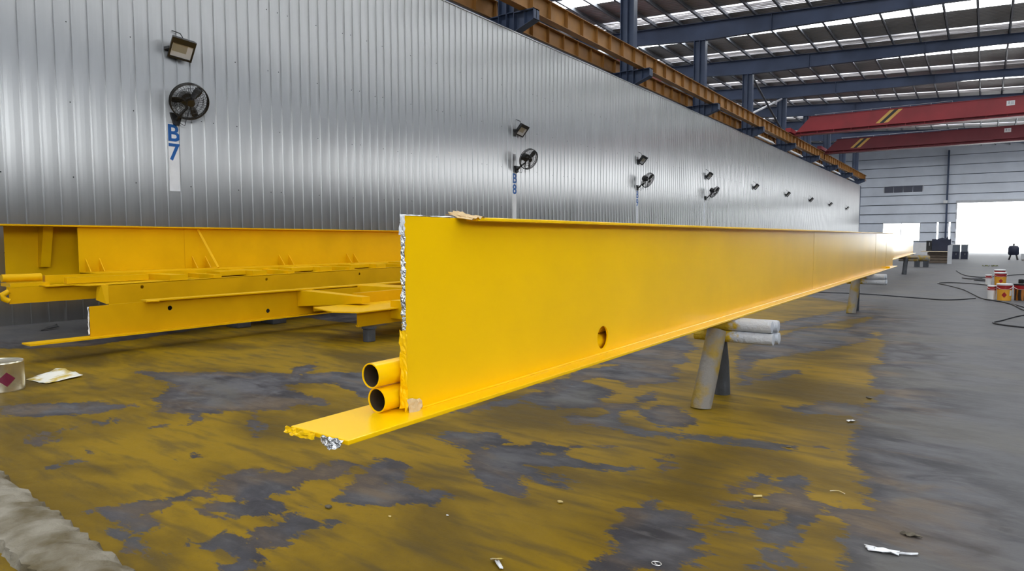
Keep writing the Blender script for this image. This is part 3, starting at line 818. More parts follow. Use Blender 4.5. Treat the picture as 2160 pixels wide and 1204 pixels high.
for i, (y, n) in enumerate(zip(LY, LN)):
    floodlight(y, 4.72 if i < 2 else 4.68, n, yaw=(-.25 if i == 0 else 0.0))

def wall_fan(y, zc, label, nrm, out):
    t = thing('wall_fan', (XW, y, zc - .45), label, 'fan', 'black wall fans')
    n = Vector(nrm).normalized()
    C = Vector((XW + out, y + .12, zc))
    a = n.cross(Vector((0, 0, 1))).normalized(); b = a.cross(n).normalized()
    def P(r, ang, d): return C + a * (r * math.cos(ang)) + b * (r * math.sin(ang)) + n * d
    Rr = .325
    def ring(r, d, tr): 
        return [P(r, 2 * math.pi * k / 40, d) for k in range(40)], tr
    cg = MB()
    for r, d, tr in ((Rr, 0, .013), (Rr, .04, .009), (Rr, -.05, .009)):
        cg.tube(ring(r, d, tr)[0], tr, 6, closed=True)
    cg.build('cage_rim', 'black', t, smooth=True)
    w = MB()
    for k in range(36):
        ang = 2 * math.pi * k / 36
        for dd, s in ((.09, 1), (-.11, -1)):
            w.tube([P(.06, ang + .25, dd), P(.2, ang + .12, dd * .95), P(.3, ang, dd * .72), P(Rr, ang, .03 * s)], .0028, 4, cap=False)
    for r, dd in ((.12, .092), (.2, .086), (.27, .075)):
        w.tube([P(r, 2 * math.pi * k / 28, dd) for k in range(28)], .003, 4, closed=True)
        w.tube([P(r, 2 * math.pi * k / 28, -dd - .02) for k in range(28)], .003, 4, closed=True)
    w.build('cage_wires', 'black', t)
    MB().tube([P(0, 0, .085), P(0, 0, .10)], .065, 20).build('front_badge', 'black', t)
    for k in range(3):
        ang0 = 2 * math.pi * k / 3
        bl = MB(); rows = 7; vs = []
        for i in range(rows):
            r = .05 + .26 * i / (rows - 1); wd = (.30 + .35 * math.sin(math.pi * min(1, (i + 1) / rows)))
            for j in range(5):
                u = j / 4 - .5
                vs.append(P(r, ang0 + u * wd, u * .07 * (1 - .3 * i / rows)))
        fs = [(i * 5 + j, i * 5 + j + 1, (i + 1) * 5 + j + 1, (i + 1) * 5 + j) for i in range(rows - 1) for j in range(4)]
        ob = bl.add(vs, fs).build('blade', 'black', t, smooth=True)
        so = ob.modifiers.new('solid', 'SOLIDIFY'); so.thickness = .004
    MB().tube([P(0, 0, -.02), P(0, 0, -.09), P(0, 0, -.10), P(0, 0, -.25), P(0, 0, -.28)], [.05, .06, .115, .115, .07], 20).build('motor', 'black', t, smooth=True)
    m0 = P(0, 0, -.17)
    foot = Vector((XW + .05, y, zc - .33))
    arm = [foot, foot + Vector((.07, 0, .04)), foot + Vector((.12, .03, .12)), m0 + Vector((.0, 0, -.18)), m0]
    MB().tube(arm, .026, 12).build('arm', 'black', t, smooth=True)
    MB().prism([(XW + .028, y - .11, zc - .20), (XW + .028, y + .11, zc - .20), (XW + .028, y + .05, zc - .40), (XW + .028, y, zc - .42), (XW + .028, y - .05, zc - .40)], (.05, 0, 0)).build('wall_plate', 'black', t)
    MB().tube([foot + Vector((.04, .03, -.04)), foot + Vector((.12, .09, -.09)), foot + Vector((.16, .1, .02)), m0 + Vector((0, .08, -.1))], .007, 6).build('cord', 'black', t, smooth=True)
    return t
FAN = ['black round wall fan above the B7 mark', 'black round wall fan above the B8 mark', 'black round wall fan above the B9 mark', 'black wall fan seen edge-on, farthest along the ribbed wall']
for i, (y, n) in enumerate(zip((6.45, 17.25, 26.2, 34.7), FAN)):
    wall_fan(y, 3.83 if i else 3.80, n, ((.86, -.16, -.48), (.86, -.22, -.44), (.86, -.16, -.5), (.80, -.02, -.60))[i], (.30, .42, .46, .46)[i])

def column_mark(y, dig, label, strip_z0, strip_z1, w):
    t = thing('column_mark', (XW, y, strip_z0), label, 'wall mark', 'painted column marks')
    MB().box(XW + .001, XW + .0085, y - w / 2, y + w / 2, strip_z0, strip_z1).build('white_strip', 'white_strip', t)
    def TM(z): return Matrix.Translation((XW + .0095, y, z)) @ Matrix.Rotation(math.radians(90), 4, 'Z') @ Matrix.Rotation(math.radians(90), 4, 'X')
    if dig:
        text_mesh('B', .42, 'letter', 'blue_letter', t, TM(3.02), 'blue stencilled letter B')
        text_mesh(dig, .42, 'digit', 'blue_letter', t, TM(2.68), 'blue stencilled digit ' + dig)
    return t
def snap(y): return YP0 + round((y - YP0 - .14) / PITCH) * PITCH + .14
column_mark(snap(6.47), '7', 'white strip with blue stencilled B7 on the ribbed wall', 2.2, 3.42, .20)
column_mark(snap(17.25), '8', 'white strip with blue stencilled B8 on the ribbed wall', 0.02, 3.42, .20)
column_mark(snap(26.25), '9', 'white strip with blue stencilled B9 on the ribbed wall', 0.02, 3.42, .20)
column_mark(snap(34.7), None, 'plain white strip below the farthest wall fan', 0.02, 3.3, .20)

# ================================================================== THE BIG YELLOW GIRDER
def lerp(a, b, t): return a + (b - a) * t
GY0, GY1 = 1.343, 17.27
def gz_bot(y): return lerp(.67, .712, (y - GY0) / (GY1 - GY0))
def gz_top(y): return lerp(1.386, 1.462, (y - GY0) / (GY1 - GY0))
g = thing('steel_girder', (-1.7, 9, 0.67), 'long glossy yellow steel girder in the foreground resting on pipe trestles', 'girder')
FT = .016
bf = MB().beam_y(-1.853, -1.570, GY0, GY1, gz_bot(GY0), gz_bot(GY0) + FT, gz_bot(GY1), gz_bot(GY1) + FT)
bevel(bf.build('bottom_flange', 'yellow', g), .003)
WX0, WX1 = -1.670, -1.660
wbm = MB().plate_yz(WX0, WX1, 1.69, GY1 - .06, lambda y: (gz_bot(y) + FT, gz_top(y) - (.001 if y < 2.0 else .014)), [(3.19, .777, .062)])
wbm.build('web', 'yellow', g)
tf = MB().beam_y(-1.853, -1.596, 2.03, GY1 - .02, gz_top(2.03) - .014, gz_top(2.03), gz_top(GY1) - .014, gz_top(GY1))
bevel(tf.build('top_flange', 'yellow', g), .003)
MB().beam_y(-1.815, -1.805, 2.9, GY1 - .06, gz_bot(2.9) + FT, gz_top(2.9) - .014, gz_bot(GY1) + FT, gz_top(GY1) - .014).build('rear_web', 'yellow', g)  # unseen second web, added so the round hole looks into darkness
for y in (8.6, 14.2, 15.9):
    MB().box(WX1 - .0005, WX1 + .0012, y, y + .006, gz_bot(y) + FT, gz_top(y) - .015).build('weld_seam', 'yellow_dark', g)
MB().tube([(-1.655, 1.70, gz_bot(1.7) + FT + .002), (-1.655, GY1 - .08, gz_bot(GY1) + FT + .002)], .005, 8).build('weld_bead', 'yellow', g, smooth=True)
MB().box(-1.85, -1.58, 15.9, 15.912, gz_bot(15.9) + FT, gz_bot(15.9) + .05).build('end_lug', 'yellow', g)

def crumple(pts_a, pts_b, n, amp, seed):
    """a crumpled strip between two polylines"""
    r_ = random.Random(seed); mb = MB(); rows = []
    for i in range(n + 1):
        t = i / n; k = t * (len(pts_a) - 1); j = min(int(k), len(pts_a) - 2); u = k - j
        A = Vector(pts_a[j]).lerp(Vector(pts_a[j + 1]), u); B = Vector(pts_b[j]).lerp(Vector(pts_b[j + 1]), u)
        row = []
        for q in range(5):
            p = A.lerp(B, q / 4) + Vector((r_.uniform(-amp, amp), r_.uniform(-amp, amp), r_.uniform(-amp, amp)))
            row.append(p)
        rows += row
    fs = [(i * 5 + j, i * 5 + j + 1, (i + 1) * 5 + j + 1, (i + 1) * 5 + j) for i in range(n) for j in range(4)]
    return mb.add(rows, fs)
# masking foil on the cut edges
o = crumple([(-1.655, 1.686, .98), (-1.655, 1.684, 1.37)], [(-1.677, 1.686, .98), (-1.677, 1.685, 1.38)], 34, .0032, 3).build('masking_foil', 'foil', g, label='crumpled silver foil on the cut web edge')
o = crumple([(-1.650, 1.685, .70), (-1.650, 1.685, .98)], [(-1.685, 1.682, .70), (-1.685, 1.684, .98)], 20, .003, 4).build('masking_tape', 'yellow', g)
o = crumple([(-1.653, 1.682, 1.32), (-1.655, 1.685, 1.388), (-1.658, 1.80, 1.389), (-1.658, 1.98, 1.389)], [(-1.682, 1.682, 1.32), (-1.678, 1.685, 1.392), (-1.676, 1.80, 1.391), (-1.68, 1.98, 1.392)], 18, .002, 5).build('masking_film', 'white_plastic', g)
o = crumple([(-1.585, 1.97, 1.375), (-1.583, 2.0, 1.385), (-1.585, 2.06, 1.39)], [(-1.70, 1.95, 1.40), (-1.69, 2.0, 1.413), (-1.69, 2.07, 1.405)], 14, .007, 6).build('torn_masking_paper', 'tape', g, label='torn tan masking paper')
o = crumple([(-1.585, 1.336, .687), (-1.64, 1.333, .687), (-1.69, 1.338, .687)], [(-1.590, 1.327, .664), (-1.63, 1.318, .650), (-1.69, 1.334, .668)], 9, .0035, 8).build('masking_foil', 'foil', g, label='crumpled silver foil at the flange end')
o = crumple([(-1.72, 1.338, .688), (-1.80, 1.332, .688), (-1.862, 1.33, .688)], [(-1.72, 1.334, .665), (-1.80, 1.328, .662), (-1.866, 1.325, .668)], 12, .003, 9).build('masking_tape', 'yellow', g)
o = crumple([(-1.648, 1.69, .686), (-1.635, 1.72, .688), (-1.648, 1.76, .687)], [(-1.656, 1.69, .735), (-1.654, 1.72, .735), (-1.656, 1.76, .72)], 8, .004, 10).build('masking_tape', 'tape', g)

for k, (z, nm) in enumerate((( .686 + .0455, 'lower'), (.686 + .0455 * 3 + .0008, 'upper'))):
    x = -1.742 - .004 * k; y0 = 1.624 if k == 0 else 1.60
    tb = MB().pipe((x, y0, z + .0002), (x, 5.2, z + .011), .0450, .0405, 40)
    to = solo(tb, 'steel_tube', 'yellow', f'{nm} of two stacked yellow steel tubes lying on the girder flange', 'tube', (x, 3.4, .687), 'tubes on the girder flange', smooth=True)
    MB().pipe((x, y0 + .004, z + .0002), (x, 5.19, z + .011), .0404, .0398, 40).build('bore', 'bore', to, smooth=True, label='dark unpainted inside of the tube')

# ---- pipe trestles
def trestle(yc, xo, ztop, label, group, dark=False, xe=-1.29, half=.28, seed=0):
    t = thing('pipe_trestle', (xo, yc, 0), label, 'trestle', group)
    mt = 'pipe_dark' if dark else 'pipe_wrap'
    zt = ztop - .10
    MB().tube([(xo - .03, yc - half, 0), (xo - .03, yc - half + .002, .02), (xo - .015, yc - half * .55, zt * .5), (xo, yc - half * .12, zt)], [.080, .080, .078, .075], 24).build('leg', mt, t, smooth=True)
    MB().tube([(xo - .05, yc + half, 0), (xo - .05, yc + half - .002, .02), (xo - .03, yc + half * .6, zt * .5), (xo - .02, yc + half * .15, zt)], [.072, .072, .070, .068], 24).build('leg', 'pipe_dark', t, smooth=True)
    xr = xe - .62
    r = .0475
    for j, (dy, dz) in enumerate(((-r, 3 * r), (r, 3 * r), (-r, r), (r, r))):
        zz = ztop - 4 * r + dz - .001
        ex = xe + (-.012, .012, .0, .02)[j]
        b_ = MB().tube([(xr, yc + dy + .06, zz), (ex - .02, yc + dy + .06, zz), (ex - .004, yc + dy + .06, zz), (ex, yc + dy + .06, zz)], [r, r, r * .96, r * .7], 20)
        b_.build('cross_tube', 'bundle' if not dark else 'pipe_wrap', t, smooth=True, label='tube wrapped in white film' if not dark else None)
    return t
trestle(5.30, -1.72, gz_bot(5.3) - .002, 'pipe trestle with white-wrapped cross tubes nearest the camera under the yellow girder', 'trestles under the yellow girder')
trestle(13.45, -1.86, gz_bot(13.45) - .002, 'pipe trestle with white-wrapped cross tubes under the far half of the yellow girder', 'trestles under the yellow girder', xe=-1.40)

# second girder end to end behind the first
g2 = thing('steel_girder', (-2.5, 27, .62), 'second girder lying behind the end of the big yellow one, pale with glare', 'girder')
MB().beam_y(-2.62, -2.40, 19.2, 34.0, .60, .615, .74, .755).build('bottom_flange', 'yellow', g2)
MB().beam_y(-2.512, -2.50, 19.3, 33.8, .615, 1.40, .755, 1.49).build('web', 'yellow', g2)
MB().beam_y(-2.60, -2.43, 19.3, 34.0, 1.40, 1.415, 1.49, 1.505).build('top_flange', 'yellow', g2)
trestle(29.75, -2.42, .688, 'dark pipe trestle under the second girder', 'trestles beyond the yellow girder', dark=True, xe=-2.05, half=.22)
t3 = thing('pipe_trestle', (-2.4, 38.2, 0), 'low trestle with a fat grey tube beside the timber stack', 'trestle')
MB().tube([(-3.2, 38.0, .42), (-2.12, 38.0, .42), (-2.09, 38.0, .42)], [.15, .15, .11], 24).build('cross_tube', 'pipe_wrap', t3, smooth=True)
for x in (-2.62, -2.25): MB().box(x - .11, x + .11, 37.85, 38.15, 0, .30).build('leg', 'pipe_dark', t3)

# ================================================================== THE YELLOW ASSEMBLIES BY THE WALL
lg = thing('box_girder', (-10.6, 12, .6), 'long yellow box girder lying in front of the ribbed wall', 'girder')
LE = 22.0
MB().box(-10.95, -10.28, 2.7, LE, 1.492, 1.512).build('top_flange', 'yellow_shade', lg)
MB().beam_y(-10.40, -10.388, 4.10, LE, .70, 1.492, .70, 1.492).build('front_web', 'yellow_shade', lg)
MB().beam_y(-10.80, -10.788, 3.36, LE, .615, 1.492, .615, 1.492).build('rear_web', 'yellow_shade', lg)
MB().box(-10.95, -10.36, 4.3, LE, .60, .615).build('bottom_flange', 'yellow_shade', lg)
MB().hexa([(-10.79, 3.74, .93), (-10.70, 3.74, .93), (-10.70, 3.86, .93), (-10.79, 3.86, .93), (-10.79, 3.76, 1.49), (-10.60, 3.76, 1.49), (-10.60, 3.88, 1.49), (-10.79, 3.88, 1.49)]).build('stiffener', 'yellow_shade', lg)
MB().box(-10.79, -10.4, 4.55, 4.562, .615, 1.49).build('diaphragm', 'yellow_shade', lg)
for y in (5.62,): MB().box(-10.389, -10.386, y, y + .008, .8, 1.49).build('weld_seam', 'yellow_dark', lg)
for y in (4.18, 4.36, 5.74, 5.96, 7.36, 7.56, 8.92, 9.10, 10.6, 10.8):
    MB().prism([(-10.388, y, .86), (-10.388, y, 1.045), (-10.23, y, .86)], (0, .014, 0)).build('gusset', 'yellow_shade', lg)
MB().tube([(-10.37, 5.84, 1.485), (-9.95, 5.93, .87)], .022, 4).build('diagonal_brace', 'yellow_shade', lg)

# walkway frame between the box girder and the ribbed wall side
wf = thing('walkway_frame', (-9.3, 9, .55), 'yellow walkway frame of channels joined to the box girder', 'steel frame')
def chz(y): return .505, .748 + .011 * (y - 3.83)
fcb = MB().plate_yz(-8.91, -8.90, 3.83, 16, chz, [(4.24, .697, .022), (6.08, .708, .022), (7.93, .715, .022)])
fcb.build('front_channel', 'yellow_dark', wf)
MB().beam_y(-9.02, -8.90, 3.83, 16, .742, .75, .876, .884).build('channel_flange', 'yellow_shade', wf)
MB().box(-8.98, -8.90, 3.83, 16, .497, .505).build('channel_flange', 'yellow_shade', wf)
MB().hexa([(-8.99, 3.72, .56), (-8.91, 3.80, .51), (-8.90, 3.83, .51), (-8.98, 3.83, .56), (-9.0, 3.74, .74), (-8.92, 3.76, .745), (-8.90, 3.83, .745), (-8.99, 3.83, .74)]).build('end_tab', 'yellow_shade', wf)
MB().beam_y(-9.41, -9.40, 2.95, 16, .545, .735, .57, .80).build('rear_channel', 'yellow_dark', wf)
MB().beam_y(-9.52, -9.30, 3.30, 16, .735, .747, .80, .812).build('channel_flange', 'yellow_shade', wf)
MB().tube([(-9.40, 2.95, .58), (-9.415, 2.90, .61), (-9.415, 2.89, .66), (-9.40, 2.95, .70)], [.03, .035, .035, .03], 12).build('bent_end', 'yellow_shade', wf, smooth=True)
MB().tube([(-9.62, 2.95, .845), (-9.62, 3.36, .845)], .047, 20).build('round_bar', 'yellow_shade', wf, smooth=True)
MB().box(-9.72, -9.42, 2.97, 3.38, .747, .785).build('end_plate', 'yellow_shade', wf)
MB().box(-9.68, -9.60, 3.40, 9, .76, .86).build('angle_bar', 'yellow_shade', wf)
MB().box(-9.45, -9.36, 3.55, 4.55, .76, .835).build('angle_bar', 'yellow_shade', wf)
MB().hexa([(-9.15, 3.55, .742), (-8.92, 3.62, .742), (-8.92, 4.6, .752), (-9.25, 4.6, .752), (-9.15, 3.55, .748), (-8.92, 3.62, .748), (-8.92, 4.6, .758), (-9.25, 4.6, .758)]).build('toe_plate', 'yellow_shade', wf)
MB().box(-10.386, -9.68, 4.10, 16, .845, .857).build('walkway_plate', 'yellow_shade', wf)
k = 0
y = 4.62
while y < 15.6:
    w = .24 if k % 2 == 0 else .12
    z1 = .80 + .011 * (y - 3.83)
    MB().box(-9.60, -8.92, y, y + w, z1 - .10, z1 + (.025 if k % 2 == 0 else .0)).build('cross_member', 'yellow_shade', wf)
    if k % 2 == 1:
        MB().box(-9.45, -9.10, y + .2, y + .62, z1 - .03, z1 + .03).build('bracket_plate', 'yellow_shade', wf)
    y += .62; k += 1

# lower frame nearer the camera
lf = thing('bracket_frame', (-7.6, 6, .2), 'lower yellow beam frame with side brackets, its beam end poking left', 'steel frame')
MB().box(-8.32, -8.09, 2.70, 14.5, .195, .212).build('bottom_flange', 'yellow_shade', lf)
MB().plate_yz(-8.206, -8.196, 3.32, 14.5, lambda y: (.212, .556 if y < 3.9 else .57), [(4.23, .465, .030), (5.61, .310, .030)]).build('web', 'yellow_dark', lf)
MB().beam_y(-8.29, -8.11, 3.92, 14.5, .57, .585, .582, .597).build('top_flange', 'yellow_shade', lf)
MB().tube([(-8.10, 3.90, .577), (-8.10, 4.05, .570)], .012, 8).build('flange_end_curl', 'yellow_shade', lf)
crumple([(-8.19, 3.31, .24), (-8.19, 3.31, .55)], [(-8.21, 3.305, .24), (-8.21, 3.305, .555)], 14, .005, 11).build('masking_foil', 'white_plastic', lf, label='torn white film on the web edge')
MB().hexa([(-8.19, 6.10, .335), (-6.9, 6.18, .44), (-6.9, 6.33, .44), (-8.19, 6.30, .335), (-8.19, 6.10, .572), (-6.9, 6.18, .528), (-6.9, 6.33, .528), (-8.19, 6.30, .572)]).build('side_bracket', 'yellow_shade', lf)
MB().hexa([(-8.11, 7.18, .36), (-6.5, 7.5, .36), (-6.5, 7.9, .36), (-8.11, 7.62, .36), (-8.11, 7.18, .586), (-6.5, 7.5, .56), (-6.5, 7.9, .56), (-8.11, 7.62, .586)]).build('side_bracket', 'yellow_shade', lf)
MB().box(-7.25, -7.17, 6.32, 7.35, .40, .56).build('longitudinal_bar', 'yellow_dark', lf)
MB().box(-8.10, -8.06, 6.3, 7.2, .25, .56).build('inner_plate', 'yellow_dark', lf)
MB().prism([(-7.24, 5.64, .398), (-6.62, 5.44, .398), (-6.30, 5.58, .398), (-6.30, 7.3, .398), (-7.24, 7.3, .398)], (0, 0, .014)).build('edge_plate', 'yellow_shade', lf)
MB().box(-6.46, -6.45, 5.70, 9.0, .20, .398).build('edge_web', 'yellow_dark', lf)
MB().tube([(-6.475, 5.70, .225), (-6.46, 5.70, .205), (-6.44, 5.70, .205), (-6.43, 5.70, .225)], .006, 6).build('edge_curl', 'yellow_shade', lf)
MB().box(-6.45, -6.0, 6.28, 6.42, .26, .50).build('side_bracket', 'yellow_shade', lf)
MB().box(-6.45, -6.0, 8.0, 8.14, .26, .50).build('side_bracket', 'yellow_shade', lf)

def block(x, y, w, d, h, label, mt='pipe_dark'):
    t = thing('support_block', (x, y, 0), label, 'support')
    bevel(MB().box(x - w / 2, x + w / 2, y - d / 2, y + d / 2, 0.0, h - .03).build('post', mt, t), .01)
    MB().box(x - w / 2 - .01, x + w / 2 + .01, y - d / 2 - .01, y + d / 2 + .01, h - .03, h).build('packing', mt, t)
    return t
block(-6.41, 5.86, .10, .13, .197, 'short dark post under the edge of the bracket frame')
block(-9.10, 5.72, .30, .22, .49, 'left dark block under the walkway frame')
block(-9.10, 6.32, .34, .24, .49, 'right dark block under the walkway frame')
block(-8.20, 8.9, .25, .2, .192, 'dark block under the lower beam behind the girder')
block(-10.6, 5.3, .3, .3, .595, 'dark block under the near end of the box girder')
block(-10.6, 17, .3, .3, .595, 'dark block under the far end of the box girder')
block(-9.2, 14.0, .3, .3, .49, 'dark block under the far end of the walkway frame')

# ================================================================== LOOSE THINGS ON THE FLOOR
def pail(x, y, z, r, h, label, body='can_yellow', band=True, diamond=True, drip=False, lid='can_red', group='paint pails by the hose', turn=0.0, white_patch=False):
    t = thing('paint_pail', (x, y, z), label, 'paint pail', group)
    rb = r * .90
    MB().lathe([(rb, 0), (rb + (r - rb) * .66, h * .66)], (x, y, z), 32).build('body', body if not drip else 'can_drip', t, smooth=True)
    MB().lathe([(rb + (r - rb) * .66 + .001, h * .66), (r, h * .90)], (x, y, z), 32).build('red_band' if lid == 'can_red' else 'band', lid, t, smooth=True)
    MB().lathe([(r * 1.03, h * .90), (r * 1.05, h * .93), (r * 1.05, h * .985), (r * .97, h), (r * .90, h * .985)], (x, y, z), 32).build('lid', 'can_white' if not drip else 'black', t, smooth=True)
    a0 = math.atan2(-y, -x) + turn      # roughly towards the aisle
    def S(da, hh, off=.003):
        rr = rb + (r - rb) * hh + off
        return (x + rr * math.cos(a0 + da), y + rr * math.sin(a0 + da), z + hh * h)
    if diamond:
        d = MB(); n = 6
        w, hh = .36, .17
        vs = []; 
        for i in range(n + 1):
            u = i / n * 2 - 1
            half = (1 - abs(u)) * hh
            vs += [S(u * w, .34 - half), S(u * w, .34 + half)]
        fs = [(2 * i, 2 * i + 2, 2 * i + 3, 2 * i + 1) for i in range(n)]
        d.add(vs, fs).build('diamond_mark', 'can_red', t)
    if white_patch:
        vs = []
        for i in range(5):
            da = .75 + i * .1
            vs += [S(da, .30), S(da, .62)]
        MB().add(vs, [(2 * i, 2 * i + 2, 2 * i + 3, 2 * i + 1) for i in range(4)]).build('label_patch', 'can_white', t)
    hp = []
    for i in range(13):
        a = math.pi * i / 12
        hp.append((x + r * 1.06 * math.cos(a0 + math.pi / 2) * math.cos(a) + .02 * math.cos(a0), y + r * 1.06 * math.sin(a0 + math.pi / 2) * math.cos(a) + .02 * math.sin(a0), z + h * .88 - .55 * r * math.sin(a)))
    hp = [(px + (r * .95) * math.sin(math.pi * i / 12) * math.cos(a0), py + (r * .95) * math.sin(math.pi * i / 12) * math.sin(a0), pz) for i, (px, py, pz) in enumerate(hp)]
    MB().tube(hp, .003, 5).build('handle', 'wire', t, smooth=True)
    return t
pail(.41, 17.95, 0, .140, .365, 'yellow paint pail with red band and diamond, front of the group', white_patch=True)
pail(.19, 18.05, 0, .082, .315, 'small white paint tin with red lid at the front left of the pails', body='can_white', diamond=False)
pail(.72, 18.15, 0, .145, .365, 'dark paint-dripped pail right of the front yellow pail', drip=True, diamond=False, lid='can_red')
pail(.44, 24.0, 0, .150, .375, 'yellow paint pail with red band and diamond standing farther back', turn=.1)
pail(.16, 23.9, 0, .080, .30, 'small white tin with red lid beside the farther yellow pail', body='can_white', diamond=False)
pail(.46, 26.3, 0, .150, .375, 'rearmost pail with red rim behind the farther yellow pail', body='can_white', diamond=False)
bk = solo(MB().lathe([(.045, 0), (.05, .01), (.05, .09), (.03, .105)], (.70, 18.13, .366), 18), 'spray_cup', 'black', 'small black cup standing on the paint-dripped pail', 'cup', (.70, 18.13, .366), smooth=True)

def bez(pts, n=10):
    P = [Vector(p) for p in pts]; out = []
    for i in range(len(P) - 1):
        p0 = P[max(i - 1, 0)]; p1 = P[i]; p2 = P[i + 1]; p3 = P[min(i + 2, len(P) - 1)]
        for k in range(n):
            t = k / n
            out.append(.5 * ((2 * p1) + (p2 - p0) * t + (2 * p0 - 5 * p1 + 4 * p2 - p3) * t * t + (3 * p1 - p0 - 3 * p2 + p3) * t ** 3))
    out.append(P[-1]); return out
def hose(pts, r, label):
    path = bez([(a, b, r + .001) for a, b in pts], 8)
    solo(MB().tube(path, r, 8), 'air_hose', 'hose', label, 'hose', (pts[0][0], pts[0][1], 0), 'hoses on the floor', smooth=True)
hose([(1.6, 14.0), (.95, 14.35), (.62, 14.43), (.28, 13.25), (.172, 12.85), (.27, 12.6), (.54, 12.4), (1.2, 12.1), (2.0, 12.0)], .012, 'black hose looped on the floor near the right edge')
hose([(1.8, 14.6), (.9, 15.2), (.66, 15.5), (.52, 16.7), (.30, 17.5), (.08, 17.85), (-.08, 18.8), (-.29, 20.4), (-.40, 21.2)], .013, 'black hose running past the front paint pails')
hose([(1.2, 15.0), (.80, 15.7), (.66, 16.3), (.42, 17.2), (.20, 17.62), (-.02, 18.3), (-.32, 20.7), (-.78, 22.7), (-1.08, 23.75), (-.75, 24.3), (-.12, 23.95), (.3, 23.2)], .013, 'black hose curving left of the paint pails in a long loop')
hose([(-6.5, 17.9), (-3.5, 17.9), (-2.3, 17.95), (-1.2, 17.4), (-.6, 17.2), (-.1, 18.0)], .012, 'black cable running across floor from under the yellow girder')
hose([(-.9, 34.0), (-.55, 30.0), (-.1, 28.5), (.4, 29.3), (1.2, 31.5), (2.5, 32.0)], .016, 'dark hose lying flat far behind the pails')
hose([(-.55, 27.5), (-.3, 27.0), (.0, 27.3), (.1, 26.6), (-.2, 26.3), (.2, 25.8)], .016, 'short dark hose coil left of the rearmost pail')

# paint tin at the left edge
tin = thing('paint_tin', (-6.92, 2.12, 0), 'large silver paint tin with a maroon diamond at the left edge', 'paint tin')
tc_ = (-6.94, 2.07, 0); tr2 = .185
MB().lathe([(tr2, .0), (tr2 * 1.012, .006), (tr2, .014), (tr2, .24), (tr2 * 1.012, .247), (tr2 * .98, .256), (tr2 * .93, .25)], tc_, 48).build('body', 'tin', tin, smooth=True)
vs = []
a0 = math.atan2(-2.07, 6.94) + .30
for i in range(9):
    u = i / 8 * 2 - 1; hf = (1 - abs(u)) * .062
    for s in (-1, 1):
        a = a0 + u * .36
        vs.append((tc_[0] + (tr2 + .001) * math.cos(a), tc_[1] + (tr2 + .001) * math.sin(a), .115 + s * hf))
MB().add(vs, [(2 * i, 2 * i + 2, 2 * i + 3, 2 * i + 1) for i in range(8)]).build('diamond_mark', 'maroon', tin)

def scrap(corners, nu, nv, amp, seed, name, mt, label, cat, lift=.004, th=.0015):
    r_ = random.Random(seed)
    c = [Vector(p) for p in corners]; vs = []
    for i in range(nu + 1):
        for j in range(nv + 1):
            u, v = i / nu, j / nv
            p = c[0] * (1 - u) * (1 - v) + c[1] * u * (1 - v) + c[2] * u * v + c[3] * (1 - u) * v
            p = p + Vector((r_.uniform(-amp, amp) * .4, r_.uniform(-amp, amp) * .4, abs(r_.gauss(0, amp))))
            vs.append((p.x, p.y, p.z + lift))
    fs = [(i * (nv + 1) + j, (i + 1) * (nv + 1) + j, (i + 1) * (nv + 1) + j + 1, i * (nv + 1) + j + 1) for i in range(nu) for j in range(nv)]
    base = (c[0].x, c[0].y, 0)
    o = solo(MB().add(vs, fs), name, mt, label, cat, base, smooth=True)
    s = o.modifiers.new('solid', 'SOLIDIFY'); s.thickness = th
    return o
scrap([(-7.25, 2.37, 0), (-6.87, 2.40, .0), (-6.96, 2.74, .012), (-7.42, 2.73, .03)], 6, 6, .006, 2, 'paper_scrap', 'paper', 'curled yellowed paper sheet beside the silver paint tin', 'paper')
scrap([(-.365, 3.11, 0), (-.345, 3.065, .0), (-.235, 3.085, .0), (-.235, 3.125, .0)], 8, 4, .006, 3, 'film_scrap', 'white_plastic', 'crumpled white plastic film strip at the lower right', 'scrap')
scrap([(-.245, 3.095, 0), (-.235, 3.115, .0), (-.17, 3.15, .0), (-.172, 3.135, .0)], 6, 3, .004, 4, 'film_scrap', 'white_plastic', 'thin torn tail of white film beside the larger strip', 'scrap')
scrap([(-.255, 3.335, 0), (-.225, 3.315, .0), (-.165, 3.33, .0), (-.20, 3.365, .0)], 5, 4, .005, 5, 'cardboard_chip', 'stone', 'dark curled chip above the white film strip', 'scrap')
scrap([(-1.590, 2.085, 0), (-1.555, 2.115, .0), (-1.535, 2.105, .01), (-1.560, 2.075, .01)], 4, 3, .004, 6, 'tape_scrap', 'paper', 'folded pale tape scrap at the bottom edge', 'scrap')
scrap([(-1.560, 2.078, 0.006), (-1.548, 2.09, .006), (-1.500, 2.055, .0), (-1.507, 2.045, .0)], 5, 2, .003, 12, 'tape_scrap', 'white_plastic', 'white striped tail of the tape scrap at the bottom edge', 'scrap')
scrap([(-11.10, 3.83, 0), (-11.00, 3.83, .0), (-11.02, 4.05, .03), (-11.12, 4.05, .06)], 4, 4, .012, 7, 'dark_wedge', 'black', 'small black wedge lying near the foot of the ribbed wall', 'scrap', th=.004)
scrap([(-.755, 5.23, 0), (-.74, 5.20, 0), (-.70, 5.25, 0), (-.72, 5.28, 0)], 3, 3, .006, 8, 'film_scrap', 'white_plastic', 'tiny white scrap right of the trestle on grey floor', 'scrap')
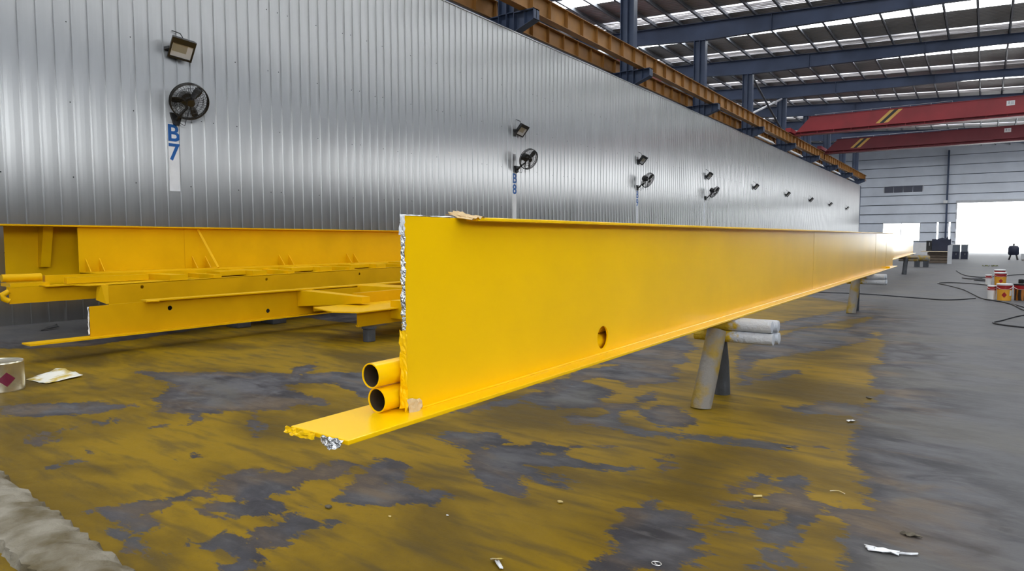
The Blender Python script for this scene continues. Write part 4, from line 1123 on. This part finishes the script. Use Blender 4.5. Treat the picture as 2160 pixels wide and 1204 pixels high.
def pebble(x, y, r, label, mt='stone', sq=.5):
    r_ = random.Random(int(x * 997 + y * 131)); vs = []; n = 8
    for i in range(4):
        ph = math.pi * (i + .5) / 4
        for k in range(n):
            a = 2 * math.pi * k / n; q = r * r_.uniform(.75, 1.15)
            vs.append((x + q * math.sin(ph) * math.cos(a) * 1.4, y + q * math.sin(ph) * math.sin(a), r * sq * (1 - math.cos(ph)) * .95))
    fs = [(i * n + k, i * n + (k + 1) % n, (i + 1) * n + (k + 1) % n, (i + 1) * n + k) for i in range(3) for k in range(n)]
    fs += [tuple(range(n - 1, -1, -1)), tuple(range(3 * n, 4 * n))]
    solo(MB().add(vs, fs), 'floor_crumb', mt, label, 'debris', (x, y, 0), smooth=False)
pebble(-2.553, 2.055, .016, 'dark crumb on the ochre floor left of centre bottom')
pebble(-2.233, 2.153, .007, 'tiny pale crumb on the ochre floor, lower centre', 'chip')
pebble(-2.02, 2.32, .006, 'tiny white crumb on the dark patch below the girder end', 'can_white')
pebble(-1.667, 2.763, .013, 'ochre paint flake on the floor below the girder', 'chip')
pebble(-.95, 4.35, .013, 'dark crumb on brown floor right of centre')
pebble(-.72, 6.1, .018, 'black crumb on the floor right of the near trestle')
solo(MB().tube([(-.902, 3.385, .007), (-.868, 3.415, .007)], .006, 8), 'chalk_stub', 'chip', 'pale stub lying on the ochre floor, lower right of centre', 'debris', (-.88, 3.4, 0), smooth=True)
wr = MB()
wr.tube([(-1.023 + .020 * math.cos(a / 20 * 2 * math.pi), 2.448 + .016 * math.sin(a / 20 * 2 * math.pi), .004) for a in range(20)], .0018, 6, closed=True)
wr.tube([(-1.018 + .012 * math.cos(a / 16 * 5), 2.450 + .012 * math.sin(a / 16 * 5), .006) for a in range(17)], .0015, 6)
solo(wr, 'wire_ring', 'wire', 'small ring of bare white wire on the floor at bottom centre', 'wire', (-1.023, 2.448, 0), smooth=True)
solo(MB().tube(bez([(-.60, 3.70, .004), (-.565, 3.715, .008), (-.53, 3.70, .004)], 6), .002, 6), 'string_bit', 'paper', 'short bent string on the floor at lower right', 'debris', (-.56, 3.7, 0))
lv = MB(); r_ = random.Random(5)
for k in range(16):
    x = .05 + r_.random() * .5; y = 40.6 + r_.random() * .6; a = r_.random() * 6
    lv.add([(x, y, .01), (x + .09 * math.cos(a), y + .09 * math.sin(a), .07), (x + .15 * math.cos(a + .3), y + .15 * math.sin(a + .3), .03), (x + .06 * math.cos(a + .9), y + .06 * math.sin(a + .9), .03)], [(0, 1, 2, 3)])
solo(lv, 'leaf_litter', 'leaf', 'little clump of yellow-green leaves on the far floor', 'leaves', (.3, 40.9, 0))

# dusty ledge in the lower left corner
kb = MB(); prof = [(0, 0), (.015, .035), (.05, .045), (.09, .052), (.15, .060), (.21, .050), (.26, .030), (.275, 0)]
r_ = random.Random(12); n = 150; vs = []
for i in range(n + 1):
    x = -7.0 + 5.2 * i / n; yy = .955 - .065 * (x + 3.3) * 1.0
    for (a, h) in prof:
        j = (.02 if a > .2 else .012) if h > 0 else .006
        vs.append((x + r_.uniform(-.012, .012), yy + a + r_.uniform(-j, j), max(0, h + r_.uniform(-.006, .008) if h > 0 else 0)))
m_ = len(prof)
fs = [(i * m_ + j, (i + 1) * m_ + j, (i + 1) * m_ + j + 1, i * m_ + j + 1) for i in range(n) for j in range(m_ - 1)]
fs += [tuple(range(m_)), tuple(range(n * m_ + m_ - 1, n * m_ - 1, -1))]
kb.add(vs, fs)
solo(kb, 'concrete_ledge', 'dusty', 'low dusty concrete ledge crossing the lower left corner', 'ledge', (-4, 1, 0), smooth=True)

# ---- far end of the aisle
tb = thing('timber_stack', (-2.0, 45.6, 0), 'brown timber stack with pale board top near the gateway', 'timber')
for k in range(4):
    MB().box(-2.62, -1.62, 45.1, 46.9, .02 + k * .155, .15 + k * .155).build('timber', 'wood', tb)
MB().box(-2.95, -1.55, 44.9, 47.0, .64, .69).build('board', 'wood_pale', tb)
mc = thing('machine_housing', (-2.1, 46, .69), 'dark navy machine standing on the timber stack', 'machine')
bevel(MB().box(-2.45, -1.52, 45.6, 46.6, .69, 1.38).build('housing', 'navy', mc), .02)
MB().box(-2.72, -2.47, 45.6, 46.4, .69, 1.28).build('side_cabinet', 'black', mc)
MB().prism([(-2.2, 45.7, 1.38), (-1.95, 45.7, 1.46), (-1.75, 45.7, 1.38)], (0, .7, 0)).build('cover_hump', 'navy', mc)
MB().prism([(-1.78, 45.7, 1.38), (-1.70, 45.7, 1.55), (-1.66, 45.7, 1.38)], (0, .3, 0)).build('lifting_fin', 'navy', mc)
MB().box(-2.58, -2.56, 45.59, 45.6, 1.0, 1.18).build('handle', 'can_white', mc)
wp = solo(MB().hexa([(-1.60, 43.7, .0), (-1.40, 43.7, .0), (-1.40, 43.9, .0), (-1.60, 43.9, .0), (-1.60, 43.75, 1.02), (-1.38, 43.75, 1.10), (-1.38, 43.83, 1.10), (-1.60, 43.83, 1.02)]), 'leaning_board', 'lightgrey', 'pale grey board standing in front of the navy machine', 'board', (-1.5, 43.8, 0))
def cabinet(x0, x1, y, label):
    t = thing('steel_cabinet', ((x0 + x1) / 2, y, 0), label, 'cabinet', 'dark cabinets by the gateway')
    MB().box(x0, x1, y, y + 1.0, 0, .52).build('base_unit', 'navy', t)
    MB().box(x0 + .02, x1 - .02, y + .03, y + .97, .52, .98).build('upper_unit', 'grey_panel', t)
    MB().box(x0 + .0, x1 + .02, y - .01, y + 1.0, .98, 1.03).build('top_board', 'can_white', t)
    MB().box(x1, x1 + .03, y, y + 1.0, .0, 1.0).build('side_panel', 'lightgrey', t)
    MB().box((x0 + x1) / 2 - .01, (x0 + x1) / 2 + .01, y - .012, y, .1, .48).build('door_gap', 'black', t)
    MB().tube([((x0 + x1) / 2 + .05, y - .02, .3), ((x0 + x1) / 2 + .05, y - .02, .4)], .012, 6).build('handle', 'wire', t)
cabinet(-1.83, -1.36, 56.0, 'dark cabinet near the gateway, left of two')
cabinet(-1.28, -.86, 55.8, 'dark cabinet near the gateway, right of two')
solo(MB().box(-5.1, -4.0, 70.0, 70.6, .0, 1.09), 'white_crate', 'can_white', 'plain white crate behind the navy machine', 'crate', (-4.5, 70.3, 0))
st = thing('tool_stand', (1.65, 55.7, 0), 'dark barrel-shaped stand on splayed legs in front of the gateway', 'stand')
MB().lathe([(.26, .33), (.30, .42), (.30, .78), (.25, .92), (.12, .96)], (1.66, 55.8, 0), 20).build('drum', 'navy', st, smooth=True)
MB().tube([(1.66, 55.8, .95), (1.66, 55.8, 1.10)], .05, 10).build('knob', 'black', st)
for a in (.6, 2.2, 3.8, 5.4):
    MB().tube([(1.66 + .2 * math.cos(a), 55.8 + .2 * math.sin(a), .36), (1.66 + .33 * math.cos(a), 55.8 + .33 * math.sin(a), 0)], .03, 8).build('leg', 'black', st)
wc = thing('parts_crate', (2.35, 55.0, 0), 'low pale crate of scrap at the right edge before the gateway', 'crate')
MB().box(2.06, 2.75, 54.7, 55.4, .05, .42).build('crate_body', 'lightgrey', wc)
for x in (2.1, 2.62): MB().box(x, x + .1, 54.7, 55.4, 0, .05).build('foot', 'wood', wc)
MB().prism([(2.2, 54.8, .42), (2.4, 54.8, .62), (2.6, 54.8, .42)], (0, .4, 0)).build('scrap_heap', 'navy', wc)
hb = thing('yard_container', (3.1, 140, 0), 'pale blue box container outside in the bright yard', 'container')
MB().box(2.45, 3.75, 140, 146, .25, 2.3).build('container_body', 'pale_blue', hb)
for x in (2.5, 3.5): MB().box(x, x + .2, 140.2, 140.5, -.02, .25).build('foot', 'grey_panel', hb)
MB().box(3.08, 3.12, 139.97, 140, .35, 2.2).build('door_gap', 'grey_panel', hb)
